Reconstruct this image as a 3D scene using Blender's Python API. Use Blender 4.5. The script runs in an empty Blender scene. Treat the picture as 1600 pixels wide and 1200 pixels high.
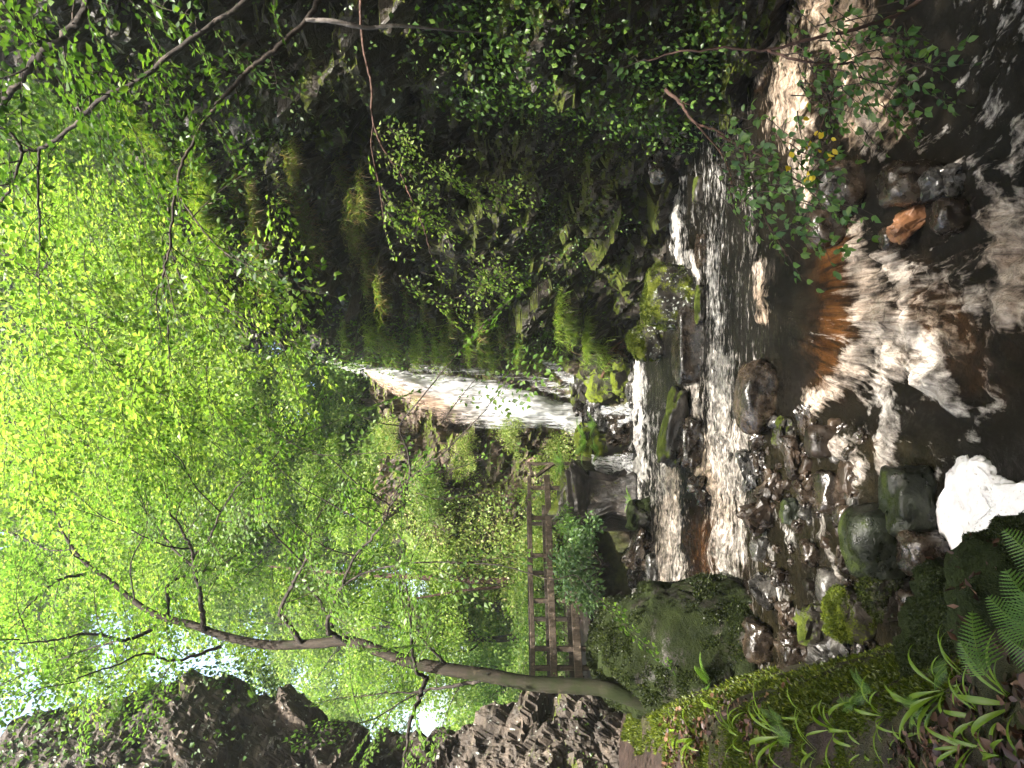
import bpy, math, random
import numpy as np
from mathutils import Vector
SC = bpy.context.scene
COL = SC.collection
R = math.radians
FPX = 1200.0
CAMZ = 1.6
EXPOSURE = 2.4
HAZE = 0.0014

def P(x, y, Y):
    """point of the place seen at photo pixel (x, y), Y metres up the gorge"""
    return np.array([(600.0 - y) / FPX * Y, Y, CAMZ - (x - 800.0) / FPX * Y])

# ------------------------------------------------------------------ noise
def _hash(ix, iy, iz, seed):
    h = (ix * 374761393 + iy * 668265263 + iz * 1440662683 + seed * 974634217) & 0xffffffff
    h = ((h ^ (h >> 13)) * 1274126177) & 0xffffffff
    h = ((h ^ (h >> 15)) * 2246822519) & 0xffffffff
    return ((h ^ (h >> 16)) & 0xffffff) / float(0x1000000)

def vnoise(p, seed=0):
    f = np.floor(p).astype(np.int64); t = p - f
    t = t * t * (3 - 2 * t)
    r = 0
    for a in (0, 1):
        for b in (0, 1):
            for c in (0, 1):
                w = (t[:, 0] if a else 1 - t[:, 0]) * (t[:, 1] if b else 1 - t[:, 1]) * (t[:, 2] if c else 1 - t[:, 2])
                r = r + w * _hash(f[:, 0] + a, f[:, 1] + b, f[:, 2] + c, seed)
    return r * 2 - 1

def fbm(p, octv=4, seed=0, gain=0.5):
    s, a, q = 0, 1.0, np.array(p, float)
    for k in range(octv):
        s = s + a * vnoise(q, seed + k * 17); a *= gain; q = q * 2.03 + 7.1
    return s

def facets(p, seed=0, tilt=0.9):
    """broken rock: every cell is a small tilted plane with its own height; also returns the distance to the cell edge"""
    f = np.floor(p).astype(np.int64)
    n = len(p)
    best = np.full(n, 1e9); second = np.full(n, 1e9); val = np.zeros(n)
    for a in (-1, 0, 1):
        for b in (-1, 0, 1):
            for c in (-1, 0, 1):
                i, j, k = f[:, 0] + a, f[:, 1] + b, f[:, 2] + c
                cx = i + _hash(i, j, k, seed); cy = j + _hash(i, j, k, seed + 1); cz = k + _hash(i, j, k, seed + 2)
                dx, dy, dz = p[:, 0] - cx, p[:, 1] - cy, p[:, 2] - cz
                d = dx * dx + dy * dy + dz * dz
                v = (_hash(i, j, k, seed + 3) * 2 - 1) + tilt * ((_hash(i, j, k, seed + 4) * 2 - 1) * dx +
                     (_hash(i, j, k, seed + 5) * 2 - 1) * dy + (_hash(i, j, k, seed + 6) * 2 - 1) * dz)
                m = d < best
                second = np.where(m, best, np.minimum(second, d))
                best = np.where(m, d, best); val = np.where(m, v, val)
    return val, np.sqrt(second) - np.sqrt(best)

# ------------------------------------------------------------------ objects
def mesh_obj(name, V, faces, mat, parent=None, smooth=True, attrs=None):
    """faces: list of integer arrays, each (n, k)"""
    V = np.asarray(V, np.float32)
    me = bpy.data.meshes.new(name)
    faces = [np.asarray(f, np.int32) for f in faces if len(f)]
    nl = sum(f.size for f in faces); npoly = sum(len(f) for f in faces)
    me.vertices.add(len(V)); me.vertices.foreach_set('co', V.ravel())
    me.loops.add(nl); me.loops.foreach_set('vertex_index', np.concatenate([f.ravel() for f in faces]))
    me.polygons.add(npoly)
    tot = np.concatenate([np.full(len(f), f.shape[1], np.int32) for f in faces])
    start = np.concatenate([[0], np.cumsum(tot)[:-1]]).astype(np.int32)
    me.polygons.foreach_set('loop_start', start)
    me.polygons.foreach_set('loop_total', tot)
    me.polygons.foreach_set('use_smooth', np.full(npoly, smooth, bool))
    me.update(calc_edges=True)
    if attrs:
        for k, a in attrs.items():
            at = me.attributes.new(k, 'FLOAT', 'POINT'); at.data.foreach_set('value', np.asarray(a, np.float32))
    if mat: me.materials.append(mat)
    o = bpy.data.objects.new(name, me); COL.objects.link(o)
    if parent:
        o.parent = parent
        o.location = -Vector(parent.location)      # meshes are written in world coordinates
    return o

def tag(o, label=None, cat=None, group=None, kind=None):
    if label: o['label'] = label
    if cat: o['category'] = cat
    if group: o['group'] = group
    if kind: o['kind'] = kind
    return o

def thing(name, label, cat, loc, group=None):
    o = bpy.data.objects.new(name, None); COL.objects.link(o)
    o.empty_display_size = 0.2
    o.location = [float(c) for c in loc]
    return tag(o, label, cat, group)

def dup(root, loc, rotz=0, scale=1, label=None, group=None):
    r = root.copy(); COL.objects.link(r)
    r.location = [float(c) for c in loc]; r.rotation_euler = (0, 0, rotz)
    r.scale = (scale,) * 3 if not isinstance(scale, tuple) else scale
    if label: r['label'] = label
    if group: r['group'] = group
    for ch in list(root.children):
        c = ch.copy(); COL.objects.link(c); c.parent = r
        for g in ch.children:
            d = g.copy(); COL.objects.link(d); d.parent = c
    return r

class Geo:
    def __init__(s): s.v = []; s.f = {}; s.n = 0
    def add(s, V, *faces):
        V = np.asarray(V, float)
        for f in faces:
            f = np.asarray(f, int)
            if len(f): s.f.setdefault(f.shape[1], []).append(f + s.n)
        s.v.append(V); s.n += len(V)
    def build(s, name, mat, parent=None, smooth=True):
        if not s.n: return None
        return mesh_obj(name, np.concatenate(s.v), [np.concatenate(a) for a in s.f.values()], mat, parent, smooth)

def nrm(a):
    a = np.asarray(a, float)
    return a / np.maximum(np.linalg.norm(a, axis=-1, keepdims=True), 1e-9)

def catmull(pts, per=6):
    p = np.asarray(pts, float)
    if len(p) < 3: 
        t = np.linspace(0, 1, per + 1)[:, None]; return p[0] * (1 - t) + p[-1] * t
    q = np.vstack([2 * p[0] - p[1], p, 2 * p[-1] - p[-2]])
    out = []
    for i in range(len(p) - 1):
        a, b, c, d = q[i:i + 4]
        for t in np.linspace(0, 1, per, endpoint=False):
            out.append(0.5 * (2 * b + (c - a) * t + (2 * a - 5 * b + 4 * c - d) * t * t + (3 * b - a - 3 * c + d) * t ** 3))
    out.append(p[-1]); return np.array(out)

def tube(geo, pts, radii, k=6, rough=0.0, rng=None, cap=True):
    p = np.asarray(pts, float); n = len(p)
    r = np.interp(np.linspace(0, 1, n), np.linspace(0, 1, len(radii)), radii)
    t = nrm(np.gradient(p, axis=0))
    ref = np.array([0, 0, 1.0]) if abs(t[0][2]) < 0.8 else np.array([1.0, 0, 0])
    a = nrm(np.cross(t, ref)); b = np.cross(t, a)
    ang = np.linspace(0, 2 * math.pi, k, endpoint=False)
    ring = np.cos(ang)[None, :, None] * a[:, None, :] + np.sin(ang)[None, :, None] * b[:, None, :]
    rr = r[:, None, None] * np.ones((n, k, 1))
    if rough and rng is not None: rr = rr * (1 + rough * (rng.random((n, k, 1)) - 0.5))
    V = (p[:, None, :] + ring * rr).reshape(-1, 3)
    i = np.arange(n - 1)[:, None] * k; j = np.arange(k)[None, :]
    j2 = (j + 1) % k
    Q = np.stack([i + j, i + j2, i + k + j2, i + k + j], -1).reshape(-1, 4)
    geo.add(V, Q)
    if cap: geo.add(V[-k:], np.arange(k)[None, :])

def box(geo, c, half, ax=None, ay=None):
    ax = np.array([1., 0, 0]) if ax is None else nrm(ax)
    az = np.array([0, 0, 1.]) if ay is None else None
    ay = nrm(np.cross([0, 0, 1.], ax)) if ay is None else nrm(ay)
    az = nrm(np.cross(ax, ay))
    V = []
    for sx in (-1, 1):
        for sy in (-1, 1):
            for sz in (-1, 1):
                V.append(np.asarray(c) + sx * half[0] * ax + sy * half[1] * ay + sz * half[2] * az)
    geo.add(V, [[0, 1, 3, 2], [4, 6, 7, 5], [0, 4, 5, 1], [2, 3, 7, 6], [0, 2, 6, 4], [1, 5, 7, 3]])

def beam(geo, a, b, w, h, bow=0.0, rng=None, up=(0, 0, 1.)):
    """a slightly irregular sawn timber from a to b"""
    a = np.asarray(a, float); b = np.asarray(b, float)
    t = nrm(b - a); s = nrm(np.cross(t, up)); u = np.cross(s, t)
    n = 7; V = []
    for i in range(n):
        q = i / (n - 1)
        c = a + (b - a) * q + u * bow * math.sin(math.pi * q)
        j = (rng.random(4) - 0.5) * 0.16 if rng is not None else np.zeros(4)
        c8 = [(-1, -1), (-.75, -1), (.75, -1), (1, -1), (1, 1), (.75, 1), (-.75, 1), (-1, 1)]
        for (x, y) in c8:
            yy = y * (0.86 if abs(x) == 1 else 1.0)
            V.append(c + s * x * w / 2 * (1 + j[0]) + u * yy * h / 2 * (1 + j[1]))
    k = 8
    i = np.arange(n - 1)[:, None] * k; jj = np.arange(k)[None, :]; j2 = (jj + 1) % k
    Q = np.stack([i + jj, i + j2, i + k + j2, i + k + jj], -1).reshape(-1, 4)
    geo.add(V, Q, [list(range(k))[::-1]], [list(range((n - 1) * k, n * k))])

# ------------------------------------------------------------------ leaves
LEAF4 = (np.array([(0, 0, 0), (.5, .42, .10), (0, 1, -.06), (-.5, .42, .10)]), np.array([[0, 1, 2], [0, 2, 3]]))
LEAF7 = (np.array([(0, 0, 0), (.40, .22, .07), (.47, .58, .06), (0, 1, -.14), (-.47, .58, .06), (-.40, .22, .07), (0, .5, 0)]),
         np.array([[0, 1, 6], [1, 2, 6], [2, 3, 6], [3, 4, 6], [4, 5, 6], [5, 0, 6]]))

def leaves(geo, pos, axis, normal, L, wr=0.6, shape=LEAF4):
    pos = np.asarray(pos, float)
    if not len(pos): return
    axis = nrm(axis); side = nrm(np.cross(axis, normal)); up = np.cross(side, axis)
    L = np.broadcast_to(np.asarray(L, float), (len(pos),))
    T, F = shape
    V = pos[:, None, :] + L[:, None, None] * (T[None, :, 0:1] * wr * side[:, None, :] + T[None, :, 1:2] * axis[:, None, :] + T[None, :, 2:3] * up[:, None, :])
    n, k = len(pos), len(T)
    faces = (F[None] + (np.arange(n) * k)[:, None, None]).reshape(-1, F.shape[1])
    geo.add(V.reshape(-1, 3), faces)

def rvec(rng, n): return nrm(rng.normal(size=(n, 3)))

def spray(rng, tw, lf, start, d, length, leaf, up=(0, 0, 1.), droop=0.15, shape=LEAF4, dens=1.0, r0=0.006, wr=0.62, tilt=0.35):
    """a flat spray: a twig with alternating side twigs, leaves set alternately along all of them"""
    d = nrm(d); up = nrm(np.asarray(up, float) + 0.3 * rng.normal(size=3))
    side = nrm(np.cross(d, up)); up = np.cross(side, d)
    n = max(4, int(length / (leaf * 0.9)))
    t = np.linspace(0, 1, n)
    main = start + d * (t * length)[:, None] + np.array([0, 0, -1.]) * (droop * length * t ** 2)[:, None] + side * (0.05 * length * np.sin(t * 5 + rng.random() * 6))[:, None]
    tube(tw, main, [r0, r0 * .35], 4, cap=False)
    P_, A_, = [], []
    for i in range(1, n):
        sg = 1 if i % 2 else -1
        dirr = nrm(d * 0.75 + side * sg * (0.8 + 0.3 * rng.random()))
        m = length * 0.5 * (1 - 0.75 * t[i]) * (0.6 + 0.6 * rng.random())
        k = max(1, int(m / (leaf * 0.62) * dens))
        if k >= 2:
            q = np.linspace(0, 1, k + 1)[:, None]
            sub = main[i] + dirr * q * m - np.array([0, 0, 1.]) * (q ** 2) * droop * m
            tube(tw, sub, [r0 * .45, r0 * .25], 3, cap=False)
            for j in range(1, k + 1):
                s2 = 1 if j % 2 else -1
                P_.append(sub[j]); A_.append(nrm(dirr + s2 * 0.8 * np.cross(up, dirr)))
            P_.append(sub[-1]); A_.append(dirr)
        P_.append(main[i]); A_.append(nrm(d * .5 + side * -sg))
    P_.append(main[-1]); A_.append(d)
    P_ = np.array(P_); A_ = np.array(A_) + 0.25 * rng.normal(size=(len(P_), 3)) - np.array([0, 0, .12])
    N_ = up[None, :] + tilt * rng.normal(size=(len(P_), 3))
    leaves(lf, P_, A_, N_, leaf * (0.65 + 0.6 * rng.random(len(P_))), wr, shape)

def leafy_limb(rng, wood, tw, lf, pts, radii, nspray, slen, leaf, k=6, start=0.15, spread=1.0, droop=0.2, shape=LEAF4, dens=1.0, per=6, rough=.12, both=True, tip=True, bias=(0, 0, 0)):
    c = catmull(pts, per)
    c[1:-1] += rng.normal(size=(len(c) - 2, 3)) * np.mean(radii) * 0.35
    tube(wood, c, radii, k, rough, rng)
    for i in range(nspray):
        q = start + (1 - start) * (i + rng.random()) / nspray
        j = min(len(c) - 2, int(q * (len(c) - 1)))
        t = nrm(c[j + 1] - c[j])
        h = nrm(np.cross(t, [0, 0, 1.]) + 1e-6) * (1 if (i % 2) else -1)
        d = nrm(t * 0.6 + h * spread * (0.5 + rng.random()) + 0.35 * rng.normal(size=3) + np.asarray(bias))
        spray(rng, tw, lf, c[j], d, slen * (0.55 + 0.8 * rng.random()), leaf, droop=droop, shape=shape, dens=dens, r0=0.004 + 0.25 * min(radii))
    if tip: spray(rng, tw, lf, c[-1], nrm(c[-1] - c[-2]), slen, leaf, droop=droop, shape=shape, dens=dens, r0=min(radii))
    return c
# ------------------------------------------------------------------ materials
class NT:
    def __init__(s, name):
        s.m = bpy.data.materials.new(name); s.m.use_nodes = True
        s.t = s.m.node_tree; s.t.nodes.clear()
        s.out = s.t.nodes.new('ShaderNodeOutputMaterial')
    def n(s, typ, **kw):
        d = s.t.nodes.new('ShaderNode' + typ)
        for k, v in kw.items():
            if k.startswith('i_'):
                key = k[2:].replace('_', ' ')
                d.inputs[key].default_value = v
            else: setattr(d, k, v)
        return d
    def l(s, a, b): s.t.links.new(a, b)
    def val(s, sock, v):
        if hasattr(v, 'is_linked') or hasattr(v, 'node'): s.l(v, sock)
        else: sock.default_value = v
    def math(s, op, a, b=0.0, c=0.0, clamp=False):
        d = s.n('Math', operation=op, use_clamp=clamp)
        for i, v in enumerate((a, b, c)): s.val(d.inputs[i], v)
        return d.outputs[0]
    def mix(s, f, a, b):
        d = s.n('Mix', data_type='RGBA')
        s.val(d.inputs['Factor'], f)
        for k, v in ((6, a), (7, b)):
            if isinstance(v, tuple): d.inputs[k].default_value = (*v[:3], 1)
            else: s.l(v, d.inputs[k])
        return d.outputs[2]
    def ramp(s, f, stops, interp='LINEAR'):
        d = s.n('ValToRGB'); s.l(f, d.inputs[0]); e = d.color_ramp.elements; d.color_ramp.interpolation = interp
        while len(e) < len(stops): e.new(0.5)
        for q, (p, c) in zip(e, stops):
            q.position = p; q.color = (*c, 1) if isinstance(c, tuple) else (c, c, c, 1)
        return d.outputs[0]
    def coord(s, scale=(1, 1, 1), rot=(0, 0, 0), kind='Position'):
        g = s.n('NewGeometry').outputs['Position'] if kind == 'Position' else s.n('TexCoord').outputs[kind]
        d = s.n('Mapping'); d.inputs['Scale'].default_value = scale; d.inputs['Rotation'].default_value = rot
        s.l(g, d.inputs[0]); return d.outputs[0]
    def noise(s, vec, scale=1.0, detail=5.0, rough=0.55, dist=0.0):
        d = s.n('TexNoise'); d.inputs['Scale'].default_value = scale; d.inputs['Detail'].default_value = detail
        d.inputs['Roughness'].default_value = rough; d.inputs['Distortion'].default_value = dist
        s.l(vec, d.inputs['Vector']); return d.outputs['Fac']
    def attr(s, name): return s.n('Attribute', attribute_name=name).outputs['Fac']
    def bump(s, h, dist=0.02, strength=0.7):
        d = s.n('Bump'); d.inputs['Distance'].default_value = dist; d.inputs['Strength'].default_value = strength
        s.l(h, d.inputs['Height']); return d.outputs[0]
    def bsdf(s, col, rough=0.6, normal=None, spec=0.4):
        d = s.n('BsdfPrincipled')
        s.val(d.inputs['Base Color'], (*col, 1) if isinstance(col, tuple) else col)
        s.val(d.inputs['Roughness'], rough); d.inputs['Specular IOR Level'].default_value = spec
        if normal: s.l(normal, d.inputs['Normal'])
        return d
    def done(s, sh): s.l(sh, s.out.inputs['Surface']); return s.m

def leaf_mat(name, stops, trans=0.45, tmul=(1.6, 1.7, 0.8), rough=0.42):
    s = NT(name)
    r = s.n('NewGeometry').outputs['Random Per Island']
    col = s.ramp(r, stops)
    b = s.bsdf(col, rough, None, 0.35)
    tc = s.n('Mix', data_type='RGBA', blend_type='MULTIPLY'); tc.inputs['Factor'].default_value = 1
    s.l(col, tc.inputs[6]); tc.inputs[7].default_value = (*tmul, 1)
    tr = s.n('BsdfTranslucent'); s.l(tc.outputs[2], tr.inputs['Color'])
    mx = s.n('MixShader'); mx.inputs[0].default_value = trans
    s.l(b.outputs[0], mx.inputs[1]); s.l(tr.outputs[0], mx.inputs[2])
    return s.done(mx.outputs[0])

def rock_mat(name, cols, moss=0.0, mosscol=((.035, .055, .006), (.10, .12, .012)), rough=(0.55, 0.85), scale=1.0, up=1.0, bumpd=0.03, lichen=0.0, strata=(1, 1, 2.2), rot=(0.5, 0.3, 0), mossfine=1.0, spec=.4):
    """layered rock, moss where a patch faces up and the noise allows it"""
    s = NT(name)
    v = s.coord(strata, rot); v1 = s.coord()
    n1 = s.noise(v, 1.6 * scale, 8, 0.62, 0.3); n2 = s.noise(v1, 9 * scale, 6, 0.6); n3 = s.noise(v1, 45 * scale, 4, 0.6)
    base = s.ramp(n1, [(0.30, cols[0]), (0.48, cols[1]), (0.62, cols[2]), (0.75, cols[3] if len(cols) > 3 else cols[1])])
    sp = s.ramp(n2, [(0.35, 0.45), (0.6, 1.15)])
    mm = s.n('Mix', data_type='RGBA', blend_type='MULTIPLY'); mm.inputs['Factor'].default_value = 0.8
    s.l(base, mm.inputs[6]); s.l(sp, mm.inputs[7])
    col = mm.outputs[2]
    if lichen:
        lf = s.ramp(s.noise(v1, 14 * scale, 3, 0.5), [(0.66 - 0.1 * lichen, 0.0), (0.72 - 0.1 * lichen, 1.0)])
        col = s.mix(lf, col, (.34, .36, .32))
    cr = s.n('TexVoronoi', feature='DISTANCE_TO_EDGE'); cr.inputs['Scale'].default_value = 2.4 * scale
    wv = s.n('Vector' + 'Math', operation='ADD'); s.l(v, wv.inputs[0])
    nn = s.n('TexNoise'); nn.inputs['Scale'].default_value = 3 * scale; s.l(v1, nn.inputs['Vector'])
    s.l(nn.outputs['Color'], wv.inputs[1]); s.l(wv.outputs[0], cr.inputs['Vector'])
    crk = s.math('MULTIPLY', cr.outputs['Distance'], 14.0, clamp=True)
    h = s.math('ADD', s.math('MULTIPLY', n2, 0.6), s.math('ADD', s.math('MULTIPLY', n3, 0.22), s.math('MULTIPLY', crk, 0.10)))
    rgh = s.n('MapRange'); s.l(n2, rgh.inputs[0]); rgh.inputs[1].default_value = .35; rgh.inputs[2].default_value = .65
    rgh.inputs[3].default_value = rough[0]; rgh.inputs[4].default_value = rough[1]
    rb = s.bsdf(col, rgh.outputs[0], s.bump(h, bumpd, 0.9), spec)
    if moss <= -5: return s.done(rb.outputs[0])
    g = s.n('NewGeometry'); sx = s.n('SeparateXYZ'); s.l(g.outputs['Normal'], sx.inputs[0])
    mn = s.noise(v1, 2.6 * scale, 7, 0.6)
    f = s.math('ADD', s.math('MULTIPLY', sx.outputs[2], up), s.math('MULTIPLY_ADD', mn, 3.2, -1.6 + moss - 0.45))
    f = s.math('MULTIPLY_ADD', s.noise(v1, 60 * mossfine, 3, .6), 1.4, s.math('SUBTRACT', f, 0.7))
    f = s.math('MULTIPLY', f, 3.0, clamp=True)
    mc = s.ramp(s.noise(v1, 5, 8, 0.75), [(0.32, mosscol[0]), (0.68, mosscol[1])])
    mh = s.math('ADD', s.noise(v1, 70 * mossfine, 3, 0.7), s.math('MULTIPLY', s.noise(v1, 16 * mossfine, 3, .6), 1.2))
    mb = s.bsdf(mc, 0.9, s.bump(mh, 0.035, 1.0), 0.15)
    mb.inputs['Sheen Weight'].default_value = 0.06; mb.inputs['Sheen Tint'].default_value = (.5, .7, .2, 1)
    mx = s.n('MixShader'); s.l(f, mx.inputs[0]); s.l(rb.outputs[0], mx.inputs[1]); s.l(mb.outputs[0], mx.inputs[2])
    return s.done(mx.outputs[0])

M = {}
DK = [(.008, .007, .006), (.018, .015, .012), (.034, .028, .022), (.022, .018, .014)]
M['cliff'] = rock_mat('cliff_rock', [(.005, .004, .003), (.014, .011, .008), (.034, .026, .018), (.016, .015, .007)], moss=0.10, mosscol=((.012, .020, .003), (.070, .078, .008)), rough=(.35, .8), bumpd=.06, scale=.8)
M['outcrop'] = rock_mat('outcrop_rock', [(.020, .016, .013), (.050, .039, .030), (.090, .070, .054), (.066, .042, .030)], moss=-0.4, rough=(.6, .9), bumpd=.05, lichen=.10, scale=.9, rot=(.2, .9, .2))
M['fallrock'] = rock_mat('fall_rock', [(.025, .018, .013), (.065, .045, .033), (.13, .088, .064), (.11, .06, .02)], moss=0.05, mosscol=((.04, .06, .008), (.12, .15, .02)), rough=(.35, .8), bumpd=.06)
M['wet'] = rock_mat('wet_stone', [(.009, .007, .006), (.020, .015, .011), (.038, .027, .018), (.020, .018, .010)], moss=-1.2, rough=(.10, .38), bumpd=.012, scale=1.6, spec=.6)
M['wetgreen'] = rock_mat('wet_green_stone', [(.006, .008, .005), (.012, .015, .009), (.021, .025, .014), (.016, .013, .007)], moss=-0.35, mosscol=((.010, .016, .003), (.030, .040, .006)), rough=(.22, .62), bumpd=.02, scale=1.6, spec=.4)
M['wetgrey'] = rock_mat('wet_grey_stone', [(.014, .014, .013), (.034, .032, .029), (.065, .06, .053), (.032, .026, .018)], moss=-1.3, rough=(.12, .4), bumpd=.012, scale=1.6, spec=.6)
M['brown'] = rock_mat('brown_stone', [(.008, .006, .004), (.022, .015, .010), (.045, .029, .018), (.018, .015, .010)], moss=-1.2, rough=(.22, .6), bumpd=.015, scale=1.6, spec=.5)
M['orange'] = rock_mat('orange_stone', [(.06, .026, .012), (.13, .058, .025), (.18, .085, .04), (.09, .038, .014)], moss=-9, rough=(.3, .6), bumpd=.01, scale=1.8)
M['mossy'] = rock_mat('mossy_stone', DK, moss=0.42, mosscol=((.045, .065, .006), (.14, .17, .014)), rough=(.3, .7), scale=1.3, bumpd=.02)
M['mossdark'] = rock_mat('dark_mossy_stone', [(.008, .007, .006), (.018, .015, .012), (.03, .025, .02), (.02, .018, .012)], moss=0.75, mosscol=((.004, .007, .0015), (.015, .021, .004)), rough=(.4, .8), scale=1.0, bumpd=.03, up=.6)
M['mosshalf'] = rock_mat('half_mossy_stone', DK, moss=0.0, mosscol=((.03, .045, .005), (.09, .11, .012)), rough=(.25, .6), scale=1.3, bumpd=.02)
M['mosslichen'] = rock_mat('mossy_lichen_stone', DK, moss=0.25, mosscol=((.06, .075, .008), (.15, .17, .02)), rough=(.35, .7), scale=1.5, bumpd=.02, lichen=.6)
M['abut'] = rock_mat('abutment_rock', [(.010, .009, .008), (.026, .021, .018), (.055, .044, .037), (.025, .022, .015)], moss=-0.2, rough=(.3, .7), bumpd=.04, scale=1.2)

def ground_mat():
    s = NT('ground'); v = s.coord()
    n = s.noise(v, 1.3, 8, .65); n2 = s.noise(v, 9, 6, .7); n3 = s.noise(v, 60, 4, .7)
    moss = s.ramp(n2, [(.3, (.014, .022, .004)), (.7, (.060, .080, .009))])
    soil = s.ramp(n2, [(.3, (.014, .009, .007)), (.7, (.055, .034, .026))])
    g = s.attr('path')
    f = s.math('ADD', s.math('MULTIPLY_ADD', n, 3.0, -1.15), s.math('MULTIPLY', g, -1.6), clamp=True)
    col = s.mix(f, soil, moss)
    # far hillside: leafy ground cover
    hill = s.ramp(n3, [(.3, (.03, .055, .008)), (.7, (.12, .19, .025))])
    col = s.mix(s.attr('hill'), col, hill)
    h = s.math('ADD', s.math('MULTIPLY', n3, .5), n2)
    wet = s.math('MULTIPLY_ADD', g, -.35, .88)
    return s.done(s.bsdf(col, wet, s.bump(h, .05, 1.0), .3).outputs[0])
M['ground'] = ground_mat()

def bark_mat(name, c0, c1, moss=None, sc=1.0):
    s = NT(name); v = s.coord((1, 1, .22)); v1 = s.coord()
    n = s.noise(v, 26 * sc, 6, .65); n1 = s.noise(v1, 5, 6, .6)
    col = s.ramp(n, [(.3, c0), (.7, c1)])
    pale = s.ramp(s.noise(v1, 11, 4, .5), [(.60, 0.0), (.66, .6)])
    col = s.mix(pale, col, tuple(min(1, c * 2.2) for c in c1))
    if moss:
        z = s.n('SeparateXYZ'); s.l(s.n('NewGeometry').outputs['Position'], z.inputs[0])
        f = s.math('ADD', s.math('MULTIPLY_ADD', z.outputs[2], -.30, 1.05), s.math('MULTIPLY_ADD', n1, 3.0, -1.6), clamp=True)
        col = s.mix(f, col, moss)
    return s.done(s.bsdf(col, .85, s.bump(s.math('ADD', n, s.math('MULTIPLY', s.noise(v1, 50, 3, .6), .5)), .012, .9), .25).outputs[0])
M['bark'] = bark_mat('mossy_bark', (.012, .010, .007), (.042, .032, .024), (.012, .017, .003))
M['darkbark'] = bark_mat('dark_bark', (.012, .010, .009), (.045, .036, .03))
M['twig'] = bark_mat('twig_bark', (.015, .011, .009), (.05, .038, .03))
M['palebark'] = bark_mat('pale_bark', (.08, .068, .062), (.22, .19, .17))
M['redbark'] = bark_mat('reddish_bark', (.025, .015, .012), (.08, .045, .034))
M['root'] = bark_mat('dead_root', (.03, .015, .010), (.10, .05, .032))
M['wood'] = bark_mat('weathered_wood', (.028, .021, .015), (.085, .064, .046), None, 1.3)
M['wooddark'] = bark_mat('dark_weathered_wood', (.015, .012, .009), (.042, .032, .023), None, 1.3)

M['leaf'] = leaf_mat('beech_leaf', [(0, (.045, .095, .016)), (.5, (.075, .145, .022)), (1, (.115, .185, .034))], .5, (1.55, 1.7, 1.0))
M['leafbright'] = leaf_mat('sunlit_leaf', [(0, (.066, .125, .020)), (.5, (.115, .185, .028)), (.85, (.170, .230, .042)), (1, (.23, .265, .08))], .55, (1.6, 1.75, 1.0))  # lit copy of the beech leaf, sunshine put into its colour
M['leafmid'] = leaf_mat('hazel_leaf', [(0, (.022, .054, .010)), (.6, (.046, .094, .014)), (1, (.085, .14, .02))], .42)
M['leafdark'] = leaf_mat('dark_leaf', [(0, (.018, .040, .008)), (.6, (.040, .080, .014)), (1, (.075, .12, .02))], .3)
M['leafblue'] = leaf_mat('rowan_leaf', [(0, (.030, .065, .022)), (.6, (.055, .105, .035)), (1, (.09, .15, .04))], .35)
M['leafpale'] = leaf_mat('sunlit_pale_leaf', [(0, (.10, .15, .03)), (.4, (.17, .24, .05)), (.8, (.26, .32, .09)), (1, (.34, .28, .16))], .45)  # bushes lit by the sun: that brightness is put into the leaf colour
M['leaffar'] = leaf_mat('far_leaf', [(0, (.058, .108, .024)), (.5, (.120, .188, .038)), (1, (.23, .27, .09))], .58, (1.65, 1.8, 1.1))
M['yellow'] = leaf_mat('yellow_leaf', [(0, (.55, .40, .02)), (1, (.70, .55, .05))], .4, (1.1, 1.05, .6))
M['sprig'] = leaf_mat('shrub_leaf', [(0, (.035, .085, .020)), (.6, (.06, .125, .025)), (1, (.10, .17, .03))], .35)
M['fern'] = leaf_mat('fern_leaf', [(0, (.060, .13, .022)), (1, (.10, .185, .03))], .45)
M['strap'] = leaf_mat('strap_leaf', [(0, (.065, .13, .012)), (.7, (.13, .20, .018)), (.88, (.28, .27, .04)), (1, (.48, .38, .06))], .35, (1.4, 1.5, .6), .3)
M['grass'] = leaf_mat('grass_blade', [(0, (.060, .105, .015)), (.6, (.12, .17, .025)), (.8, (.17, .15, .06)), (1, (.24, .15, .08))], .4)
M['greengrass'] = leaf_mat('green_grass', [(0, (.070, .125, .014)), (.7, (.13, .19, .022)), (1, (.20, .22, .05))], .45)
M['deadgrass'] = leaf_mat('dead_grass', [(0, (.09, .06, .03)), (.7, (.17, .10, .055)), (1, (.10, .12, .03))], .3)
M['mosstuft'] = leaf_mat('moss_tuft', [(0, (.030, .048, .005)), (.6, (.065, .088, .008)), (1, (.12, .145, .012))], .3)
M['mossdk'] = leaf_mat('dark_moss_tuft', [(0, (.007, .012, .002)), (.7, (.017, .026, .004)), (1, (.045, .058, .007))], .2)
M['litter'] = leaf_mat('dead_leaf', [(0, (.022, .011, .007)), (.5, (.050, .024, .015)), (.85, (.09, .045, .027)), (1, (.16, .09, .05))], .15, (1.2, 1, .8), .5)

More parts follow.
